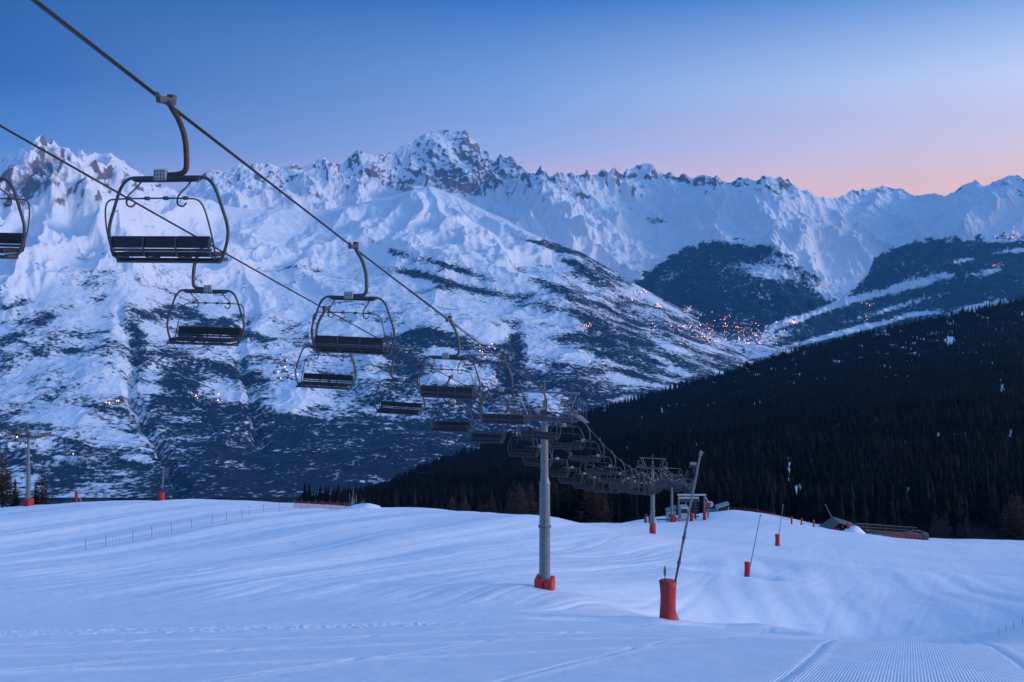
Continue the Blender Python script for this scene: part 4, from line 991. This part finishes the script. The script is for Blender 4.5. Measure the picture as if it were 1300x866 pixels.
b = MB(); b.box((-2.4, -2.2, 1.4), (3.2, .5, 1.7)); b.build('red_padding', M['redlight'], e)
b = MB(); b.box((.6, -1.6, 2.5), (.7, .1, .7)); b.build('window', M['plate'], e)
def mound(px, Y, rx, ry, h, label):
    f = on_snow(px, Y); n, m_ = 20, 36; V = np.zeros((n, m_, 3))
    for i in range(n):
        for j in range(m_):
            r = i / (n - 1); a = 2 * math.pi * j / (m_ - 1); x = rx * r * math.cos(a); y = ry * r * math.sin(a)
            V[i, j] = (x, y, h * (1 - r * r) ** 1.2 + .18 * math.sin(x * 1.7) * math.cos(y * 1.3) * (1 - r) - .5 * (r > .98))
    o_ = grid_mesh('snow_mound', V, M['snow'], {'cord': np.zeros((n, m_))}); o_.location = f; tag(o_, label, 'snow mound')
mound(1084, 236, 3.0, 2.3, 1.7, 'rounded snow mound between the green roofed hut and the terrace')
f = on_snow(1134, 255); e = empty('terrace', f - Vector((0, 0, .3))); tag(e, 'wooden terrace with a long railing and red furniture', 'terrace')
TW = 17.5
b = MB(); b.box((0, 1.5, .3), (TW, 6, .5)); b.build('deck', M['wood'], e)
def zr(x): return 3.2 - (x + TW / 2) * .07
b = MB()
for yy in (-1.4, 4.4):
    b.tube([(-TW / 2, yy, zr(-TW / 2)), (TW / 2, yy, zr(TW / 2))], .09, 5); b.tube([(-TW / 2, yy, zr(-TW / 2) - .9), (TW / 2, yy, zr(TW / 2) - .9)], .07, 5)
    for k in range(26): x = -TW / 2 + TW * k / 25; b.tube([(x, yy, .3), (x, yy, zr(x))], .06, 4)
for k in range(5): b.tube([(-TW / 2 - .0, -1.4 + 5.8 * k / 4, .3), (-TW / 2, -1.4 + 5.8 * k / 4, 3.1)], .06, 4)
b.tube([(-TW / 2, 4.4, 3.2), (-TW / 2 - 5.0, 2, .6)], .10, 5)
b.build('railing', M['railwood'], e)
for x in (-6.2, -5.0, -3.3, -1.8, -.6, .7, 1.9, 3.2, 4.4, 5.4, 6.7):
    b = MB(); b.box((x, -1.75, 1.35), (random.uniform(.6, 1.0), .5, random.uniform(.6, 1.3))); b.build('bench_cushion', M['redlight'], e)
for x in (-4, -2.9, 1.0, 2.1, 4.4, 6.6):
    b = MB(); b.box((x, -.6, 1.0), (.8, .8, .1)); b.tube([(x, -.6, .4), (x, -.6, 1.0)], .08, 5); b.build('table', M['plate'], e)
b = MB(); b.box((TW / 2 + .1, -.4, 1.2), (1.6, 1.8, 1.9)); b.build('kiosk', M['roof'], e)

# head of another lift poking over the left-centre crest
f = Vector(P(446, 648, 150)); e = empty('small_lift_head', f + Vector((0, 0, -3))); tag(e, 'small lattice lift head with two sheave rows poking above the snow crest', 'lift head')
b = MB(); b.tube([(.2, 0, -2), (.2, 0, 5.2)], .12, 8); b.tube([(.5, .4, -1), (.5, .4, 4.8)], .05, 5); b.build('shaft', M['steel'], e)
for k, (dx, dz) in enumerate(((-.5, 0), (.9, -.3))):
    b = MB(); b.tube([(dx - 1.0, 0, 2.6 + dz), (dx + 1.1, 0, 4.4 + dz)], .08, 6); b.tube([(dx - 1.0, 0, 3.0 + dz), (dx + 1.1, 0, 4.8 + dz)], .05, 6)
    for i in range(5): t = i / 4; b.tube([(dx - 1 + 2.1 * t, 0, 2.6 + dz + 1.8 * t), (dx - 1 + 2.1 * t, 0, 3.3 + dz + 1.8 * t)], .05, 5)
    b.build('sheave_row', M['steel'], e)
b = MB(); b.tube([(-1.7, -.1, 2.7), (-1.7, .1, 2.7)], .42, 14); b.build('return_wheel', M['plate'], e)
b = MB(); b.tube([(-.2, 0, 4.4), (-.3, 0, 5.8)], .04, 5); b.tube([(.9, 0, 4.2), (.8, 0, 5.7)], .04, 5); b.tube([(.3, 0, 5.2), (.3, 0, 6.3)], .06, 5); b.build('mast', M['steel'], e)
mound(462, 131, 2.6, 2, .55, 'low snow heap on the crest right of the small lift head')

# a few probe sticks at the lower right lip
for i, (px, Y_) in enumerate(((1268, 40.5), (1277, 41), (1286, 41.5), (1297, 42))):
    f = on_snow(px, Y_); b = MB(); b.tube([f - Vector((0, 0, .2)), f + Vector((.02 * i, 0, random.uniform(.3, .45)))], .008, 5)
    tag(b.build('probe_stick', M['steel_dark']), 'thin dark stick in the snow near the right border, %s' % ('leftmost of four', 'second from the left', 'third from the left', 'nearest the border')[i], 'stick', 'thin sticks near the right border')

# ------------------------------------------------------------------ air
HAZE = True
if HAZE:
    b = MB(); x0, x1, y0, y1, z0, z1_ = -13000, 13500, -3000, 23500, -1900, 2900
    b.add([(x0, y0, z0), (x1, y0, z0), (x1, y1, z0), (x0, y1, z0), (x0, y0, z1_), (x1, y0, z1_), (x1, y1, z1_), (x0, y1, z1_)],
          [(0, 3, 2, 1), (4, 5, 6, 7), (0, 1, 5, 4), (1, 2, 6, 5), (2, 3, 7, 6), (3, 0, 4, 7)])
    m = bpy.data.materials.new('valley_air'); m.use_nodes = True; nt = m.node_tree; nt.nodes.clear()
    out = nt.nodes.new('ShaderNodeOutputMaterial'); v = nt.nodes.new('ShaderNodeVolumePrincipled')
    v.inputs['Color'].default_value = (.12, .52, 1, 1); v.inputs['Density'].default_value = 2.1e-5; v.inputs['Anisotropy'].default_value = .0
    nt.links.new(v.outputs[0], out.inputs['Volume'])
    tag(b.build('haze', m), 'thin blue morning haze', kind='stuff')

# ------------------------------------------------------------------ light
SUN_AZ = R(98)      # towards the right of the picture (from +Y turning to +X)
w = bpy.data.worlds.new('World'); sc.world = w; w.use_nodes = True
nt = w.node_tree; N = nt.nodes; L = nt.links; N.clear()
out = N.new('ShaderNodeOutputWorld'); tc = N.new('ShaderNodeTexCoord'); sep = N.new('ShaderNodeSeparateXYZ'); L.new(tc.outputs['Generated'], sep.inputs[0])
def ramp(stops):
    r = N.new('ShaderNodeValToRGB'); r.color_ramp.interpolation = 'B_SPLINE' if False else 'LINEAR'
    el = r.color_ramp.elements; el[0].position = stops[0][0]; el[0].color = (*stops[0][1], 1); el[1].position = stops[-1][0]; el[1].color = (*stops[-1][1], 1)
    for p, c in stops[1:-1]: e_ = el.new(p); e_.color = (*c, 1)
    return r
def lin(c): return tuple(1.22 * ((x / 255) / 12.92 if x / 255 <= .04045 else ((x / 255 + .055) / 1.055) ** 2.4) for x in c)
# elevation as sin(el); picture top is sin ~ .249
def sky_stops(top, mid, low, hor, zen):
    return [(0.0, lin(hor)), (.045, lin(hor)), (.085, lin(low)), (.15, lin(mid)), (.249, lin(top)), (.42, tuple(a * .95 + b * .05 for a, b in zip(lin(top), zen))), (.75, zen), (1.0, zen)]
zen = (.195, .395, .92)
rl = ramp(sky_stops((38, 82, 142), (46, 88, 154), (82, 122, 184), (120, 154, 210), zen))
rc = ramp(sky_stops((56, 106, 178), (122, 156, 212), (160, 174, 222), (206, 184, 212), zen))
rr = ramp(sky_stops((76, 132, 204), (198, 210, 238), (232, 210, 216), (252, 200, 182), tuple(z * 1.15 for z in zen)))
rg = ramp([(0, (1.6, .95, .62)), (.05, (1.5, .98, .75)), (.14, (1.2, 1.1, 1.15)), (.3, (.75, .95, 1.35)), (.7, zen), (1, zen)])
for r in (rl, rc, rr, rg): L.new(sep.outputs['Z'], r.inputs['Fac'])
ny = N.new('ShaderNodeMath'); ny.operation = 'ARCTAN2'; L.new(sep.outputs['X'], ny.inputs[0]); L.new(sep.outputs['Y'], ny.inputs[1])
def mr(a, b):
    x = N.new('ShaderNodeMapRange'); x.interpolation_type = 'SMOOTHERSTEP' if False else 'LINEAR'; x.inputs['From Min'].default_value = a; x.inputs['From Max'].default_value = b; L.new(ny.outputs[0], x.inputs['Value']); return x.outputs[0]
def mixc(f, a, b):
    x = N.new('ShaderNodeMix'); x.data_type = 'RGBA'; L.new(f, x.inputs['Factor']); L.new(a, x.inputs[6]); L.new(b, x.inputs[7]); return x.outputs[2]
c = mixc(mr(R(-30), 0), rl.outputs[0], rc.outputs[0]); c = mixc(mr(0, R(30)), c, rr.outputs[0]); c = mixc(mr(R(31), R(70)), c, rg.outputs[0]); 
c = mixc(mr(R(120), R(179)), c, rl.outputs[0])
ns = N.new('ShaderNodeTexSky'); ns.sky_type = 'NISHITA'; ns.sun_disc = False; ns.sun_elevation = R(1.0); ns.sun_rotation = SUN_AZ; ns.altitude = 2000
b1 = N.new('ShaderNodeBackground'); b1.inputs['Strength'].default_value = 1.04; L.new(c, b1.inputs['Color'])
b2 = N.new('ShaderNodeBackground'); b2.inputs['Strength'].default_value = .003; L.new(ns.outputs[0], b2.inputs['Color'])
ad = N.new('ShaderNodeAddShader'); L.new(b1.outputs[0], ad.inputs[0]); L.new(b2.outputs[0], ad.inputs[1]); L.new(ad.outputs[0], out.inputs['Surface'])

sl = bpy.data.lights.new('dawn_glow', 'SUN'); sl.energy = 1.75; sl.angle = R(12); sl.color = (1.0, .88, .93)
so = bpy.data.objects.new('dawn_glow', sl); COL.objects.link(so)
el = R(13); d = Vector((math.sin(SUN_AZ) * math.cos(el), math.cos(SUN_AZ) * math.cos(el), math.sin(el)))
so.rotation_euler = d.to_track_quat('Z', 'Y').to_euler(); so.location = (50, 0, 60)

# ------------------------------------------------------------------ camera
cam = bpy.data.cameras.new('camera'); co = bpy.data.objects.new('camera', cam); COL.objects.link(co)
co.location = (0, 0, 0); co.rotation_euler = (R(90), 0, 0)
cam.sensor_fit = 'HORIZONTAL'; cam.sensor_width = 36; cam.lens = 36 * F / 1300
cam.shift_y = -(433 - HY) / 1300
cam.clip_start = .1; cam.clip_end = 80000
sc.camera = co
sc.view_settings.view_transform = 'Standard'; sc.view_settings.look = 'None'; sc.view_settings.exposure = 0; sc.view_settings.gamma = 1
sc.cycles.use_denoising = True
sc.cycles.max_bounces = 4; sc.cycles.diffuse_bounces = 2; sc.cycles.volume_bounces = 0; sc.cycles.glossy_bounces = 2
